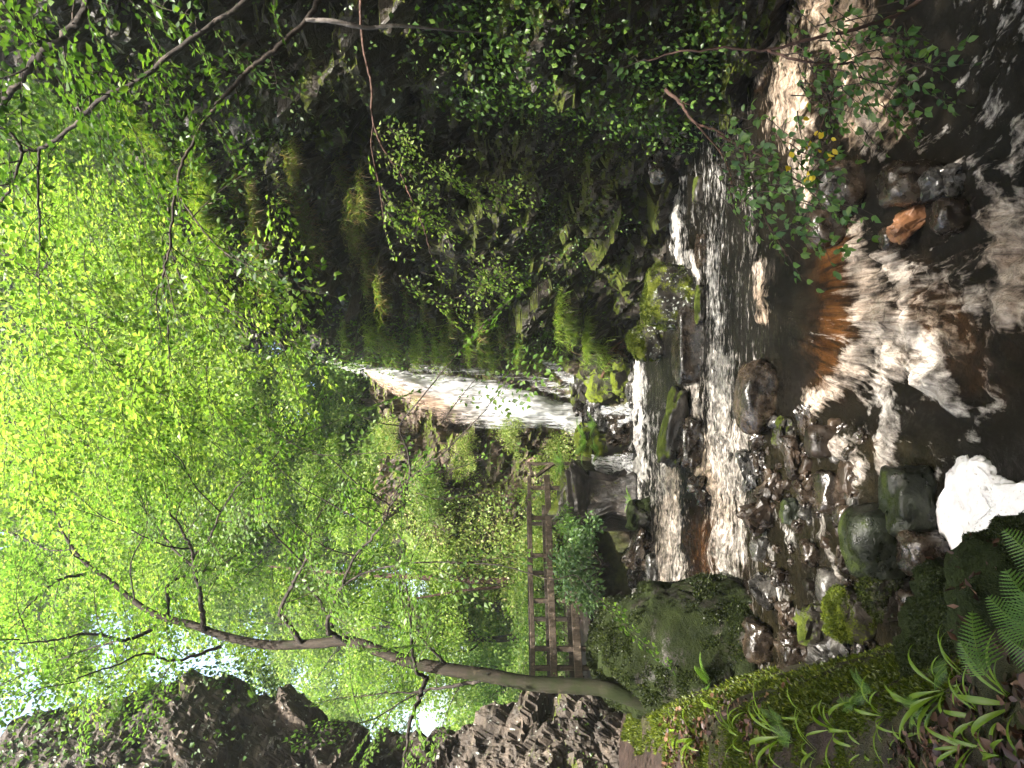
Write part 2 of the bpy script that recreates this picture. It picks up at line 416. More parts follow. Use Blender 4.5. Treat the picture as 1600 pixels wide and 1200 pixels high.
def water_mat():
    s = NT('stream_water')
    vx = s.coord((1.6, 9, 4)); vy = s.n('Attribute', attribute_name='current').outputs['Vector']; v = s.coord()
    fx = s.attr('flow')
    def mixv(a, b):
        d = s.n('Mix', data_type='FLOAT'); s.l(fx, d.inputs['Factor']); s.l(a, d.inputs[2]); s.l(b, d.inputs[3]); return d.outputs[0]
    na = mixv(s.noise(vy, 2.2, 7, .62, .6), s.noise(vx, 1.7, 7, .62, .6))
    nb = mixv(s.noise(vy, 6.5, 5, .6, .4), s.noise(vx, 6.0, 5, .6, .4))
    nc = s.noise(v, 13, 6, .65, .5)
    tex = s.math('ADD', s.math('MULTIPLY', na, .55), s.math('ADD', s.math('MULTIPLY', nb, .30), s.math('MULTIPLY', nc, .15)))
    foam = s.attr('foam'); tan = s.attr('tan'); amb = s.attr('amber'); shal = s.attr('shallow')
    # foam lies where the water is churned; the noise breaks it up into streaks and bubbles
    lace = s.math('MULTIPLY', s.math('SUBTRACT', tex, .5), 5.0)
    f = s.math('ADD', s.math('MULTIPLY_ADD', foam, 1.55, -.66), lace)
    f = s.math('MULTIPLY', f, 1.35, clamp=True)
    brk = s.ramp(nc, [(.32, .45), (.6, 1.0)])
    f = s.math('MULTIPLY', f, brk)
    amb = s.math('MULTIPLY', amb, s.ramp(na, [(.38, .15), (.58, 1.0)]))
    deep = s.mix(amb, (.006, .005, .003), (.075, .030, .008))
    deep = s.mix(s.math('MULTIPLY', shal, .8), deep, s.ramp(nc, [(.3, (.007, .007, .003)), (.7, (.022, .017, .008))]))
    tcol = s.ramp(s.math('ADD', s.math('MULTIPLY', na, .5), s.math('MULTIPLY', nb, .5)), [(.36, (.10, .050, .018)), (.5, (.32, .19, .090)), (.64, (.64, .49, .33))])
    wcol = s.ramp(nb, [(.3, (.34, .30, .27)), (.60, (.82, .79, .75))])
    fcol = s.mix(tan, wcol, tcol)
    nd = s.noise(v, 34, 4, .6, .8)
    h = s.math('ADD', s.math('ADD', s.math('MULTIPLY', na, 1.0), s.math('MULTIPLY', nd, .34)), s.math('ADD', s.math('MULTIPLY', nb, .55), s.math('MULTIPLY', nc, .7)))
    nw = s.bump(h, .10, .85); nf = s.bump(h, .12, 1.0)
    w = s.bsdf(deep, .05, nw, .42); w.inputs['IOR'].default_value = 1.33
    fb = s.bsdf(fcol, .75, nf, .25)
    fb.inputs['Subsurface Weight'].default_value = 0.0
    mx = s.n('MixShader'); s.l(f, mx.inputs[0]); s.l(w.outputs[0], mx.inputs[1]); s.l(fb.outputs[0], mx.inputs[2])
    return s.done(mx.outputs[0])
M['water'] = water_mat()

def fall_mat():
    s = NT('falling_water')
    v = s.coord((9, 4, .7)); v2 = s.coord((26, 10, 1.1)); v3 = s.coord()
    n = s.noise(v, 2.0, 6, .6, .5); n2 = s.noise(v2, 1.6, 5, .6, .3)
    t = s.math('ADD', s.math('MULTIPLY', n, .6), s.math('MULTIPLY', n2, .4))
    a = s.math('ADD', s.attr('foam'), s.math('MULTIPLY_ADD', t, 2.2, -1.3))
    a = s.math('MULTIPLY', a, 1.6, clamp=True)
    white = s.ramp(t, [(.35, (.34, .36, .38)), (.58, (.74, .74, .74))])
    pe = s.ramp(t, [(.3, (.24, .14, .085)), (.65, (.58, .43, .33))])
    col = s.mix(s.attr('tan'), white, pe)
    b = s.bsdf(col, .55, s.bump(s.math('ADD', t, s.math('MULTIPLY', s.noise(v3, 30, 4, .6), .1)), .12, .8), .4)
    tr = s.n('BsdfTranslucent'); s.l(col, tr.inputs['Color'])
    m0 = s.n('MixShader'); m0.inputs[0].default_value = .25; s.l(b.outputs[0], m0.inputs[1]); s.l(tr.outputs[0], m0.inputs[2])
    tp = s.n('BsdfTransparent')
    mx = s.n('MixShader'); s.l(a, mx.inputs[0]); s.l(tp.outputs[0], mx.inputs[1]); s.l(m0.outputs[0], mx.inputs[2])
    return s.done(mx.outputs[0])
M['fall'] = fall_mat()

def foam_mat():
    s = NT('thick_foam'); v = s.coord()
    n = s.noise(v, 9, 7, .65); n2 = s.noise(v, 80, 4, .7)
    hole = s.ramp(s.noise(v, 26, 4, .7), [(.30, .25), (.40, 1.0)])
    col = s.mix(hole, (.22, .19, .15), s.ramp(n, [(.3, (.62, .61, .62)), (.7, (.80, .80, .81))]))
    b = s.bsdf(col, .8, s.bump(s.math('ADD', n, s.math('MULTIPLY', n2, .25)), .02, .5), .2)
    return s.done(b.outputs[0])
M['foam'] = foam_mat()
# ------------------------------------------------------------------ camera, light
cam_d = bpy.data.cameras.new('camera'); cam = bpy.data.objects.new('camera', cam_d); COL.objects.link(cam)
cam_d.lens = 27; cam_d.sensor_width = 36; cam_d.clip_start = 0.05; cam_d.clip_end = 2000
from mathutils import Matrix
cam.matrix_world = Matrix(((0, 1, 0, 0), (0, 0, -1, 0), (-1, 0, 0, CAMZ), (0, 0, 0, 1)))   # held upright: the photograph lies on its side
SC.camera = cam
SUN_EL, SUN_AZ = 58.0, 170.0         # azimuth from +Y (up the gorge) towards +X (the dark cliff): high, behind the viewer's right shoulder
w = bpy.data.worlds.new('World'); SC.world = w; w.use_nodes = True
nt = w.node_tree; nt.nodes.clear()
sky = nt.nodes.new('ShaderNodeTexSky'); sky.sky_type = 'NISHITA'; sky.sun_disc = False
sky.sun_elevation = R(SUN_EL); sky.sun_rotation = R(SUN_AZ); sky.dust_density = 6.0; sky.air_density = 1.0
bg = nt.nodes.new('ShaderNodeBackground'); bg.inputs['Strength'].default_value = 0.15
wo = nt.nodes.new('ShaderNodeOutputWorld'); nt.links.new(sky.outputs[0], bg.inputs[0]); nt.links.new(bg.outputs[0], wo.inputs[0])
sl = bpy.data.lights.new('sun', 'SUN'); so = bpy.data.objects.new('sun', sl); COL.objects.link(so)
sl.energy = 4.6; sl.angle = R(0.5); sl.color = (1.0, .95, .86)
sd = Vector((math.sin(R(SUN_AZ)) * math.cos(R(SUN_EL)), math.cos(R(SUN_AZ)) * math.cos(R(SUN_EL)), math.sin(R(SUN_EL))))
so.rotation_euler = sd.to_track_quat('Z', 'Y').to_euler(); so.location = sd * 60
SC.view_settings.view_transform = 'Standard'; SC.view_settings.look = 'None'
SC.view_settings.exposure = EXPOSURE; SC.view_settings.gamma = 1.0
SC.cycles.max_bounces = 7; SC.cycles.diffuse_bounces = 4; SC.cycles.transmission_bounces = 4; SC.cycles.transparent_max_bounces = 16
SC.cycles.caustics_reflective = False; SC.cycles.caustics_refractive = False
SC.cycles.sample_clamp_indirect = 8.0
try:
    SC.cycles.use_denoising = True; SC.cycles.denoiser = 'OPENIMAGEDENOISE'
except Exception: pass

def smooth(a, b, x):
    t = np.clip((np.asarray(x, float) - a) / (b - a), 0, 1); return t * t * (3 - 2 * t)
def tab(x, pts):
    p = sorted(pts); return np.interp(x, [a for a, _ in p], [b for _, b in p])

# ------------------------------------------------------------------ levels of the stream
def water_z(X, Y):
    X = np.asarray(X, float); Y = np.asarray(Y, float)
    y = 600 - X / np.maximum(Y, .5) * 1200
    mid = tab(Y, [(3, -2.32), (5, -2.2), (6.5, -2.06), (7.4, -1.93), (7.8, -1.55), (8.9, -1.26), (11.15, -1.13), (11.35, -.90), (20, -.86)])
    sid = tab(Y, [(3, -2.32), (5, -2.2), (6.4, -2.04), (7.4, -1.72), (8.9, -1.26), (11.15, -1.13), (11.35, -.90), (20, -.86)])
    m = smooth(330, 400, y) * (1 - smooth(600, 690, y))
    z = sid + (mid - sid) * m
    # the right hand pool lies at the lower level all the way to the cliff
    r = smooth(520, 455, y)
    low = tab(Y, [(11.1, 0), (11.6, -.22), (20, -.2)])
    return z + r * low

def on_water(x, y):
    """depth Y at which the sight line through photo pixel (x, y) meets the stream"""
    Y = np.linspace(4.0, 20, 1601)
    z = CAMZ - (x - 800.0) / FPX * Y
    d = z - water_z((600.0 - y) / FPX * Y, Y)
    k = np.argmax(d < 0) if (d < 0).any() else len(Y) - 1
    return float(Y[k])

# ------------------------------------------------------------------ ground
CREST = [(-6, 1.2), (0, .45), (2, -.48), (3.08, -1.0), (3.8, -1.5), (4.8, -2.08), (6.8, -2.95), (8.2, -3.55), (9.6, -4.05), (11, -4.4), (13, -4.75), (15.5, -5.0), (16.4, -3.2), (17.2, -1.7), (19, -1.4), (80, -1.4)]
CLIFF = [(-10, 7.2), (0, 6.6), (5, 5.3), (8, 4.35), (9.2, 3.5), (11, 4.7), (13, 4.4), (14.2, 3.1), (15, 2.1), (16.3, 1.45), (17.5, .95), (19, .8), (80, .8)]
def ground_z(X, Y):
    d = X - tab(Y, CREST)
    zt = tab(Y, [(-6, -.1), (1, -.15), (3, -.36), (4.8, -.25), (6.8, -.1), (9.6, 0), (18, .05)])
    left = zt + .22 * np.clip(-d - .2, 0, 1.2) - 2.7 * smooth(-.12, 1.15, d)
    floor = tab(Y, [(-10, -3.2), (15.2, -3.0), (15.8, -1.25), (18.6, -.15), (30, 0)])
    z = np.maximum(left, floor)
    hill = .1 + .42 * np.clip(Y - 18.6, 0, 22) + .05 * np.clip(Y - 41, 0, 60)
    hill = hill * (1 - .62 * smooth(-6.5, -12, X) * smooth(19, 26, Y))
    z = z + (np.maximum(hill, z) - z) * smooth(18.5, 20, Y)
    back = 4.8 + .33 * np.clip(Y - 20, 0, 25) + .05 * np.clip(Y - 45, 0, 60)
    k = smooth(20.4, 21.6, Y + .45 * np.clip(-X - 1.5, 0, 20) * -1)
    k = k * smooth(-9, -2.0, X)
    z = z + (back - z) * k
    far = 6.6 + .22 * np.clip(X - tab(Y, CLIFF), 0, 40)
    k = smooth(1.5, 2.6, X - tab(Y, CLIFF))
    z = z + (np.maximum(far, z) - z) * k
    k = smooth(-6.5, -7.6, X) * smooth(5.5, 7, Y) * (1 - smooth(13.2, 14.6, Y))
    z = z + (6.4 - z) * k
    return z
n = 460
u = np.linspace(-1, 1, n)
gx = -1.0 + np.sinh(u * 5.2) / math.sinh(5.2) * 420
v = np.linspace(-.62, 1, n)
gy = 7.0 + np.sinh(v * 5.0) / math.sinh(5.0) * 420
GX, GY = np.meshgrid(gx, gy)
GX = GX.ravel(); GY = GY.ravel()
GZ = ground_z(GX, GY)
q = np.stack([GX, GY, GZ], -1)
near = np.exp(-np.hypot(GX, GY - 7) / 40)
amp = .05 + .10 * smooth(-.3, .4, GX - tab(GY, CREST)) * (GY < 18) + .35 * smooth(20, 30, GY)
GZ = GZ + fbm(q * 2.2, 4, 3) * amp + fbm(q * 9, 2, 9) * .022 * near
i = np.arange(n - 1)[:, None] * n; j = np.arange(n - 1)[None, :]
Q = np.stack([i + j, i + j + 1, i + n + j + 1, i + n + j], -1).reshape(-1, 4)
dd = GX - tab(GY, CREST)
path = smooth(5.0, 7.0, GY) * (1 - smooth(18, 20, GY)) * smooth(-.25, -.5, dd) * smooth(-2.2, -1.6, dd)
ground = mesh_obj('ground', np.stack([GX, GY, GZ], -1), [Q], M['ground'], attrs={'path': path, 'hill': smooth(18.5, 21, GY) })
tag(ground, 'mossy bank with a muddy footpath and the wooded slope beyond', kind='structure')
def gz(X, Y):
    return float(ground_z(np.array([X], float), np.array([Y], float))[0])

# ------------------------------------------------------------------ rock walls
def rock_sheet(name, base, ztop, off, mat, zbot=-3.0, ns=320, nz=260, seed=1, side=1, freq=1.0, amp=1.0, lay=(.25, .1, 1.0), layk=2.2, top_back=2.5):
    """a rock wall: base line swept up, its profile set by off(s, z), broken into tilted blocks along its bedding"""
    b = catmull(np.array([(x, y, 0) for x, y in base]), 24)
    L = np.concatenate([[0], np.cumsum(np.linalg.norm(np.diff(b, axis=0), axis=1))]); s = L / L[-1]
    S = np.linspace(0, 1, ns)
    bx = np.interp(S, s, b[:, 0]); by = np.interp(S, s, b[:, 1])
    tx = np.gradient(bx); ty = np.gradient(by); l = np.hypot(tx, ty)
    ker = np.ones(25) / 25
    nx = -ty / l * side; ny = tx / l * side
    nx = np.convolve(np.pad(nx, 12, 'edge'), ker, 'valid'); ny = np.convolve(np.pad(ny, 12, 'edge'), ker, 'valid')
    T = np.linspace(0, 1.18, nz)
    Sg, Tg = np.meshgrid(S, T); sf = Sg.ravel(); tf = Tg.ravel()
    zt = np.interp(sf, *zip(*ztop))
    z = zbot + (zt - zbot) * np.minimum(tf, 1) + .8 * np.clip(tf - 1, 0, 1)
    o = off(sf, z) - top_back * np.clip(tf - 1, 0, 1) / .18 * 1.0
    X = np.interp(sf, S, bx); Y = np.interp(sf, S, by); NX = np.interp(sf, S, nx); NY = np.interp(sf, S, ny)
    p = np.stack([X + NX * o, Y + NY * o, z], -1)
    k = nrm(np.array(lay)); pl = p + np.outer(p @ k, k) * (layk - 1)
    wob = np.stack([fbm(p * .9, 3, seed + 40), fbm(p * .9, 3, seed + 50), fbm(p * .9, 3, seed + 60)], -1) * .25
    f1, e1 = facets((pl + wob) * .75 * freq, seed); f2, e2 = facets((pl + wob) * 2.1 * freq, seed + 9); f3, e3 = facets((pl + wob) * 5.5 * freq, seed + 21)
    d = amp * (.34 * f1 + .14 * f2 + .05 * f3 + .16 * fbm(p * .6, 3, seed + 70) + .02 * fbm(p * 9, 3, seed + 80)
               - .05 * np.exp(-(e1 / .07) ** 2) - .02 * np.exp(-(e2 / .09) ** 2))
    p[:, 0] += NX * d; p[:, 1] += NY * d; p[:, 2] += amp * .12 * f2 + .25 * amp * fbm(p * .8, 2, seed + 90) * np.clip(tf, 0, 1)
    i = np.arange(nz - 1)[:, None] * ns; j = np.arange(ns - 1)[None, :]
    Q = np.stack([i + j, i + j + 1, i + ns + j + 1, i + ns + j], -1).reshape(-1, 4)
    o = mesh_obj(name, p, [Q], mat, smooth=False)
    return o, p.reshape(nz, ns, 3)

CB = [(7.0, -2), (6.0, 3), (5.0, 6.2), (4.3, 8), (3.75, 9.0), (3.55, 9.6), (4.2, 10.4), (4.9, 11.4), (4.8, 12.6), (4.0, 13.6), (3.0, 14.3), (2.15, 15.1), (1.55, 16.2), (1.1, 17.4), (.85, 18.6), (.9, 20)]
def cliff_off(s, z):
    rec = smooth(.53, .59, s) * (1 - smooth(.80, .88, s))          # the undercut recess
    lean = .25 * np.clip(z - 1, 0, 8) * .25
    zz = z + .22 * np.sin(s * 41) + .12 * np.sin(s * 97 + 1) - 1.6 * (s - .7)      # the beds dip along the wall
    roof = np.interp(zz, [-3, -1, .2, 1.2, 2.5, 3.6, 3.75, 4.25, 4.38, 4.62, 4.75, 5.1, 5.22, 5.42, 5.55, 5.95, 6.08, 6.3, 6.45, 7.2, 8.5],
                     [1.1, 1.0, .75, .35, -.15, -.5, .22, .18, -.45, -.4, .58, .52, -.2, -.15, .92, .85, .25, .3, 1.2, .95, .2])
    nose = smooth(.25, .34, s) * (1 - smooth(.42, .48, s))
    body = np.interp(z, [-3, -.6, .6, 2, 4.5, 7, 9], [.5, .35, .1, 0, .12, .2, -.6])
    end = smooth(.82, .90, s)
    ew = np.interp(z, [-3, -.5, .5, 2.5, 5, 7], [.9, .75, .3, .1, .25, -.2])
    return rec * roof + (1 - rec) * (1 - end) * body + end * ew + .0 * lean
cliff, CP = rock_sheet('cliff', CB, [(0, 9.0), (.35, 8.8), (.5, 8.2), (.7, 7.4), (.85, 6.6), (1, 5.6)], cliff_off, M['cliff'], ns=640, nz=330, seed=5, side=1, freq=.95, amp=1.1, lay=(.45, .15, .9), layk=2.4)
tag(cliff, 'tall dark overhanging mossy cliff along the far side of the stream', kind='structure')

OB = [(-6.6, 6.6), (-6.1, 8.2), (-5.5, 9.8), (-4.85, 10.9), (-4.7, 11.5), (-5.2, 12.3), (-6.2, 13.0), (-7.6, 13.4)]
def out_off(s, z):
    return np.interp(z, [-.5, .1, .6, 1.1, 1.7, 2.5, 3.8, 4.3, 4.8, 5.4, 6.2, 6.8, 7.4, 8.5, 9.5],
                     [.05, .05, .08, .0, -.28, -.52, -.54, -.36, -.12, .06, .20, .20, .05, -.30, -.75])
outcrop, OP = rock_sheet('rock_outcrop', OB, [(0, 10.2), (.5, 9.4), (1, 8.2)], out_off, M['outcrop'], zbot=-.4, ns=320, nz=290, seed=33, side=-1, freq=1.5, amp=.50, lay=(.3, .2, .9), layk=1.7)
tag(outcrop, 'bare grey brown jagged rock outcrop bulging out above the footpath', 'rock outcrop')

FB = [(1.5, 18.0), (.8, 18.9), (.1, 19.5), (-.9, 19.6), (-1.8, 19.4), (-3.0, 19.7), (-4.6, 20.8), (-7, 22.5)]
def fall_off(s, z):
    return np.interp(z, [-1.5, 0, .8, 2.0, 3.2, 4.2, 5.2, 6], [1.25, 1.05, .75, .55, .42, .2, -.1, -.6])
face, FP = rock_sheet('waterfall_rock', FB, [(0, 5.6), (.22, 5.2), (.34, 4.8), (.5, 5.1), (.62, 4.3), (.8, 2.4), (1, 1.0)], fall_off, M['fallrock'], zbot=-1.5, ns=300, nz=170, seed=61, side=1, freq=1.0, amp=.7, lay=(.2, .1, 1), layk=2.0)
tag(face, 'pinkish rock face that the waterfall slides down', kind='structure')

# ------------------------------------------------------------------ stream
STROKES = [  # polyline in photo pixels, half width, foam, tan, amber
 ([(998, 560), (1000, 700), (1004, 790)], 4.5, 1.15, 0, 0), ([(1010, 600), (1014, 700), (1018, 790)], 3, .75, 0, 0), ([(1025, 640), (1030, 780)], 2.5, .55, 0, 0),
 ([(1036, 690), (1038, 765)], 5, 1.0, 0, 0), ([(1048, 745), (1046, 840), (1045, 935)], 21, .86, .55, 0), ([(1062, 820), (1062, 930)], 9, .75, .2, 0),
 ([(998, 885), (1002, 930)], 10, 1.2, 0, 0), ([(985, 935), (985, 850)], 5, .9, 0, 0), ([(1000, 575), (999, 600)], 7, 1.3, 0, 0), ([(997, 690), (997, 700)], 6, 1.2, 0, 0),
 ([(1060, 290), (1062, 350), (1062, 415)], 7, 1.25, 0, 0), ([(1078, 405), (1082, 440), (1086, 480)], 8, 1.05, .15, 0), ([(1085, 585), (1090, 625), (1090, 650)], 9, 1.0, .35, 0),
 ([(1128, 560), (1126, 700), (1132, 800), (1142, 920)], 21, .86, .26, 0), ([(1112, 400), (1124, 500), (1128, 600)], 18, .60, 0, 0), ([(1115, 0), (1120, 200), (1115, 400)], 30, .42, 0, 0),
 ([(1155, 660), (1160, 800), (1152, 930)], 10, .80, .3, 0), ([(1150, 930), (1165, 1000)], 15, .72, .1, 0), ([(1190, 1030), (1210, 1075)], 16, .55, 0, 0), ([(1098, 700), (1106, 750), (1130, 790)], 13, .95, .9, 0),
 ([(1115, 835), (1122, 885)], 19, .1, .8, 1.0), ([(1140, 880), (1138, 930)], 20, .35, 0, .15), ([(1150, 960), (1142, 985)], 10, .8, .8, .3),
 ([(1183, 415), (1190, 460), (1196, 505)], 8, .95, .75, 0), ([(1165, 300), (1185, 420)], 12, .5, .3, 0),
 ([(1195, 830), (1215, 935)], 6, .75, 0, 0), ([(1200, 900), (1235, 960)], 12, .5, 0, 0), ([(1215, 810), (1270, 870)], 10, .5, .0, 0), ([(1280, 790), (1300, 880), (1320, 920)], 9, .62, .2, 0),
 ([(1300, 690), (1325, 705), (1345, 735)], 14, .78, .35, 0),
 ([(1212, -40), (1225, 60), (1236, 130), (1246, 200)], 36, .88, .75, .1), ([(1275, -40), (1330, 50), (1368, 120), (1362, 190)], 44, .90, .80, .1), ([(1246, 200), (1262, 260), (1275, 320)], 22, .72, .6, 0), ([(1190, 60), (1185, 130)], 8, .8, .7, .4),
 ([(1360, 190), (1364, 240)], 9, .75, .3, 0), ([(1385, 250), (1382, 290)], 5, .6, .3, 0),
 ([(1345, 372), (1352, 420), (1365, 480), (1368, 530), (1330, 575), (1297, 615), (1275, 640)], 21, 1.0, .60, 0), ([(1362, 440), (1385, 500), (1400, 560)], 30, .92, .65, 0),
 ([(1372, 525), (1420, 520), (1447, 545), (1470, 585), (1490, 610)], 17, 1.08, .12, 0), ([(1395, 395), (1412, 440), (1428, 490), (1445, 535)], 15, .98, .35, 0), ([(1388, 570), (1384, 640)], 20, .86, .0, 0),
 ([(1384, 655), (1390, 690), (1392, 728)], 17, 1.0, .25, 0), ([(1480, 600), (1495, 625), (1510, 640)], 14, 1.05, .05, 0), ([(1355, 590), (1345, 625)], 10, .6, .3, 0),
 ([(1308, 405), (1312, 455), (1316, 510)], 19, .16, .7, 1.0), ([(1294, 548), (1304, 590)], 15, .1, .6, 1.0), ([(1375, 705), (1385, 730)], 9, .25, .8, .8),
 ([(1450, 470), (1485, 510), (1515, 560)], 34, .55, .9, .45), ([(1440, 430), (1500, 440), (1540, 480)], 30, .62, .25, .0),
 ([(1545, 640), (1520, 690)], 16, .5, 0, 0), ([(1570, 500), (1560, 600)], 26, .5, .35, .2),
 ([(1565, 345), (1578, 400), (1592, 480)], 34, 1.0, .68, .1), ([(1540, 250), (1560, 340)], 20, .7, .4, 0), ([(1610, 200), (1590, 260), (1605, 330)], 25, .6, .4, 0), ([(1590, 0), (1560, 120), (1570, 230)], 40, .42, 0, 0),
 ([(1280, 520), (1340, 530)], 16, .3, 0, .1)]
def strokes_at(px, py):
    foam = np.zeros(len(px)); tan = np.zeros(len(px)); wt = np.full(len(px), 1e-4); amb = np.zeros(len(px))
    for pl, hw, f, t, a in STROKES:
        d = np.full(len(px), 1e9)
        for (ax, ay), (bx, by) in zip(pl[:-1], pl[1:]):
            vx, vy = bx - ax, by - ay; q = np.clip(((px - ax) * vx + (py - ay) * vy) / (vx * vx + vy * vy), 0, 1)
            d = np.minimum(d, np.hypot(px - ax - q * vx, py - ay - q * vy))
        k = .72 * np.exp(-(d / hw) ** 2 * .8) + .28 * np.exp(-(d / (hw * 2.2)) ** 2)
        foam = np.maximum(foam, f * k); tan += t * k * f; wt += k * f; amb = np.maximum(amb, a * np.clip(k * 1.5, 0, 1))
    return foam, tan / wt * np.clip(wt * 3, 0, 1), amb
# grid: finer towards the near water
ny_, nx_ = 560, 640
yy = 3.2 + 13.0 * np.linspace(0, 1, ny_) ** 1.55
WX = []; WY = []
for y_ in yy:
    xl = tab(y_, CREST) - .1; xr = tab(y_, CLIFF) + .6
    if y_ < 6: xl = max(xl, -.75 * y_)
    xr = min(xr, .72 * y_ + 1.0)
    WX.append(np.linspace(xl, xr, nx_)); WY.append(np.full(nx_, y_))
WX = np.concatenate(WX); WY = np.concatenate(WY); WZ = water_z(WX, WY)
px = 800 + (CAMZ - WZ) / WY * FPX; py = 600 - WX / WY * FPX
wob = np.stack([WX, WY, WZ], -1)
px2 = px + 9 * fbm(wob * 3.0, 3, 300); py2 = py + 14 * fbm(wob * 3.0, 3, 310)
foam, tan_, amb = strokes_at(px2, py2)
lev2 = smooth(7.9, 8.7, WY)
shal = smooth(640, 720, py) * (1 - smooth(6.0, 6.6, 12.8 - WY)) * smooth(1165, 1190, px)
flow = lev2
# churned water stands up in streaks
fdx, fdy = WX - .85, 8.9 - WY
fth = np.arctan2(fdx, np.maximum(fdy, .15)); frr = np.hypot(fdx, fdy)
fan = np.stack([fth * 7.0 + .25 * fbm(wob * 1.5, 2, 450), frr * 1.0, WZ * .5], -1)      # runs with the current as it fans out of the chute
st_x = np.stack([WX * 1.3, WY * 5.0, WZ * 3], -1); st_y = fan * np.array([1.2, 1.2, 1])
tb = fbm(st_x, 4, 401) * flow + fbm(st_y, 4, 402) * (1 - flow)
tb2 = fbm(wob * 7, 3, 405)
mound = .10 * np.exp(-((px - 1122) / 22) ** 2 - ((py - 862) / 30) ** 2) + .10 * np.exp(-((px - 1310) / 22) ** 2 - ((py - 455) / 40) ** 2)
nearw = 1 - lev2
WZ2 = WZ + tb * (.014 + (.045 + .03 * nearw) * foam) + tb2 * (.005 + (.028 + .035 * nearw) * np.clip(foam, 0, 1)) + (.035 + .03 * nearw) * np.clip(foam, 0, 1) + mound
base = .12 * shal + .20 * smooth(1200, 1600, px) * (1 - smooth(620, 700, py)) + .14 * smooth(8.6, 9.2, WY) * (1 - smooth(10.8, 11.2, WY)) + .10
i = np.arange(ny_ - 1)[:, None] * nx_; j = np.arange(nx_ - 1)[None, :]
Q = np.stack([i + j, i + j + 1, i + nx_ + j + 1, i + nx_ + j], -1).reshape(-1, 4)
water = mesh_obj('stream_water', np.stack([WX, WY, WZ2], -1), [Q], M['water'], attrs={'foam': np.maximum(foam, base), 'tan': tan_, 'amber': amb, 'flow': flow, 'shallow': shal})
at = water.data.attributes.new('current', 'FLOAT_VECTOR', 'POINT'); at.data.foreach_set('vector', fan.astype(np.float32).ravel())
tag(water, 'peaty brown stream tumbling down in white and tan foam', kind='structure')

# ------------------------------------------------------------------ waterfall and its trickles
rng = np.random.default_rng(4)
def fall_sheet(name, rows, nu, nv, bulge, fo, tan=None, parent=None, edge=.18, seed=1, base=.0):
    """rows: (x, y_right, y_left, Y)"""
    rows = np.array(rows, float); t = np.linspace(0, 1, len(rows)); T = np.linspace(0, 1, nv)
    r = np.stack([np.interp(T, t, rows[:, k]) for k in range(4)], -1)
    V = []; F = []; A = []
    for k, (x, yr, yl, Y) in enumerate(r):
        for q in np.linspace(0, 1, nu):
            y = yr + (yl - yr) * q
            b = bulge * math.sin(math.pi * q)
            V.append(P(x, y, Y) + np.array([0, -b, 0]))
            e = min(q / min(edge, .14), (1 - q) / edge)
            F.append(fo * min(1, .35 + .65 * e) + base); A.append(tan(q, T[k]) if tan else 0)
    V = np.array(V)
    V[:, 1] -= .16 * fbm(V * np.array([3.0, 1, .8]), 4, seed) + .05 * fbm(V * np.array([9.0, 1, 1.2]), 3, seed + 5)
    V[:, 0] += .05 * fbm(V * np.array([2.0, 1, 1.5]), 3, seed + 7)
    i = np.arange(nv - 1)[:, None] * nu; j = np.arange(nu - 1)[None, :]
    Q = np.stack([i + j, i + j + 1, i + nu + j + 1, i + nu + j], -1).reshape(-1, 4)
    return mesh_obj(name, V, [Q], M['fall'], parent, attrs={'foam': np.array(F), 'tan': np.array(A)})
def ftan(q, t):
    return float(np.clip((q - .22) * 2.4, 0, 1) * np.clip((.62 - t) * 5, 0, 1))
wf = fall_sheet('waterfall', [(575, 570, 588, 19.2), (592, 574, 602, 19.0), (620, 577, 618, 18.75), (650, 581, 638, 18.6), (700, 586, 660, 18.45), (740, 590, 670, 18.35), (800, 600, 668, 18.2), (850, 616, 668, 18.1), (880, 628, 674, 18.0), (906, 630, 694, 17.9)], 70, 200, .44, .84, ftan, seed=5, edge=.42)
tag(wf, 'white waterfall sliding down the rock face in the middle of the gorge', kind='structure')
v1 = fall_sheet('waterfall', [(505, 556, 566, 19.9), (540, 560, 578, 19.5), (575, 568, 592, 19.15)], 16, 50, .08, .28, seed=9)
tag(v1, 'thin upper run of white water above the lip of the waterfall', kind='structure')
for k, (rows, lab, fo) in enumerate([
    ([(640, 566, 582, 18.5), (720, 570, 586, 18.3), (800, 578, 596, 18.1), (850, 585, 612, 17.95), (893, 590, 628, 17.8)], 'thin veil of water running down the mossy rock right beside the waterfall', .30),
    ([(842, 562, 570, 17.9), (858, 566, 580, 17.8), (880, 575, 596, 17.7), (896, 582, 602, 17.6)], 'small fan of white trickles at the foot of the mossy rock', .45)]):
    tag(fall_sheet('trickle', rows, 26, 90, .06, fo, seed=20 + k), lab, kind='structure')
for rows, lab in [
    ([(938, 632, 648, 16.6), (955, 634, 655, 16.4), (975, 628, 650, 16.2), (1000, 622, 652, 15.6)], 'little white cascade between the mossy rocks below the waterfall'),
    ([(924, 712, 722, 16.6), (934, 712, 745, 16.4), (955, 712, 742, 16.2), (1002, 708, 748, 15.5)], 'white cascade running down beside the rock abutment'),
    ([(955, 650, 690, 16.35), (975, 645, 662, 16.1), (1000, 640, 655, 15.6)], 'thin trickle over the dark rock below the waterfall')]:
    tag(fall_sheet('cascade', rows, 30, 60, .08, .55, seed=int(rows[0][1])), lab, kind='structure')

# ------------------------------------------------------------------ damp air
if HAZE:
    hz = Geo(); box(hz, (0, 35, 22), (75, 70, 28))
    m_ = NT('damp_air'); pv = m_.n('VolumePrincipled'); pv.inputs['Color'].default_value = (.93, .97, 1, 1); pv.inputs['Density'].default_value = HAZE; pv.inputs['Anisotropy'].default_value = .35
    m_.l(pv.outputs[0], m_.out.inputs['Volume'])
    tag(hz.build('haze', m_.m, None, False), 'pale damp air in the gorge', kind='stuff')
    SC.cycles.volume_bounces = 1
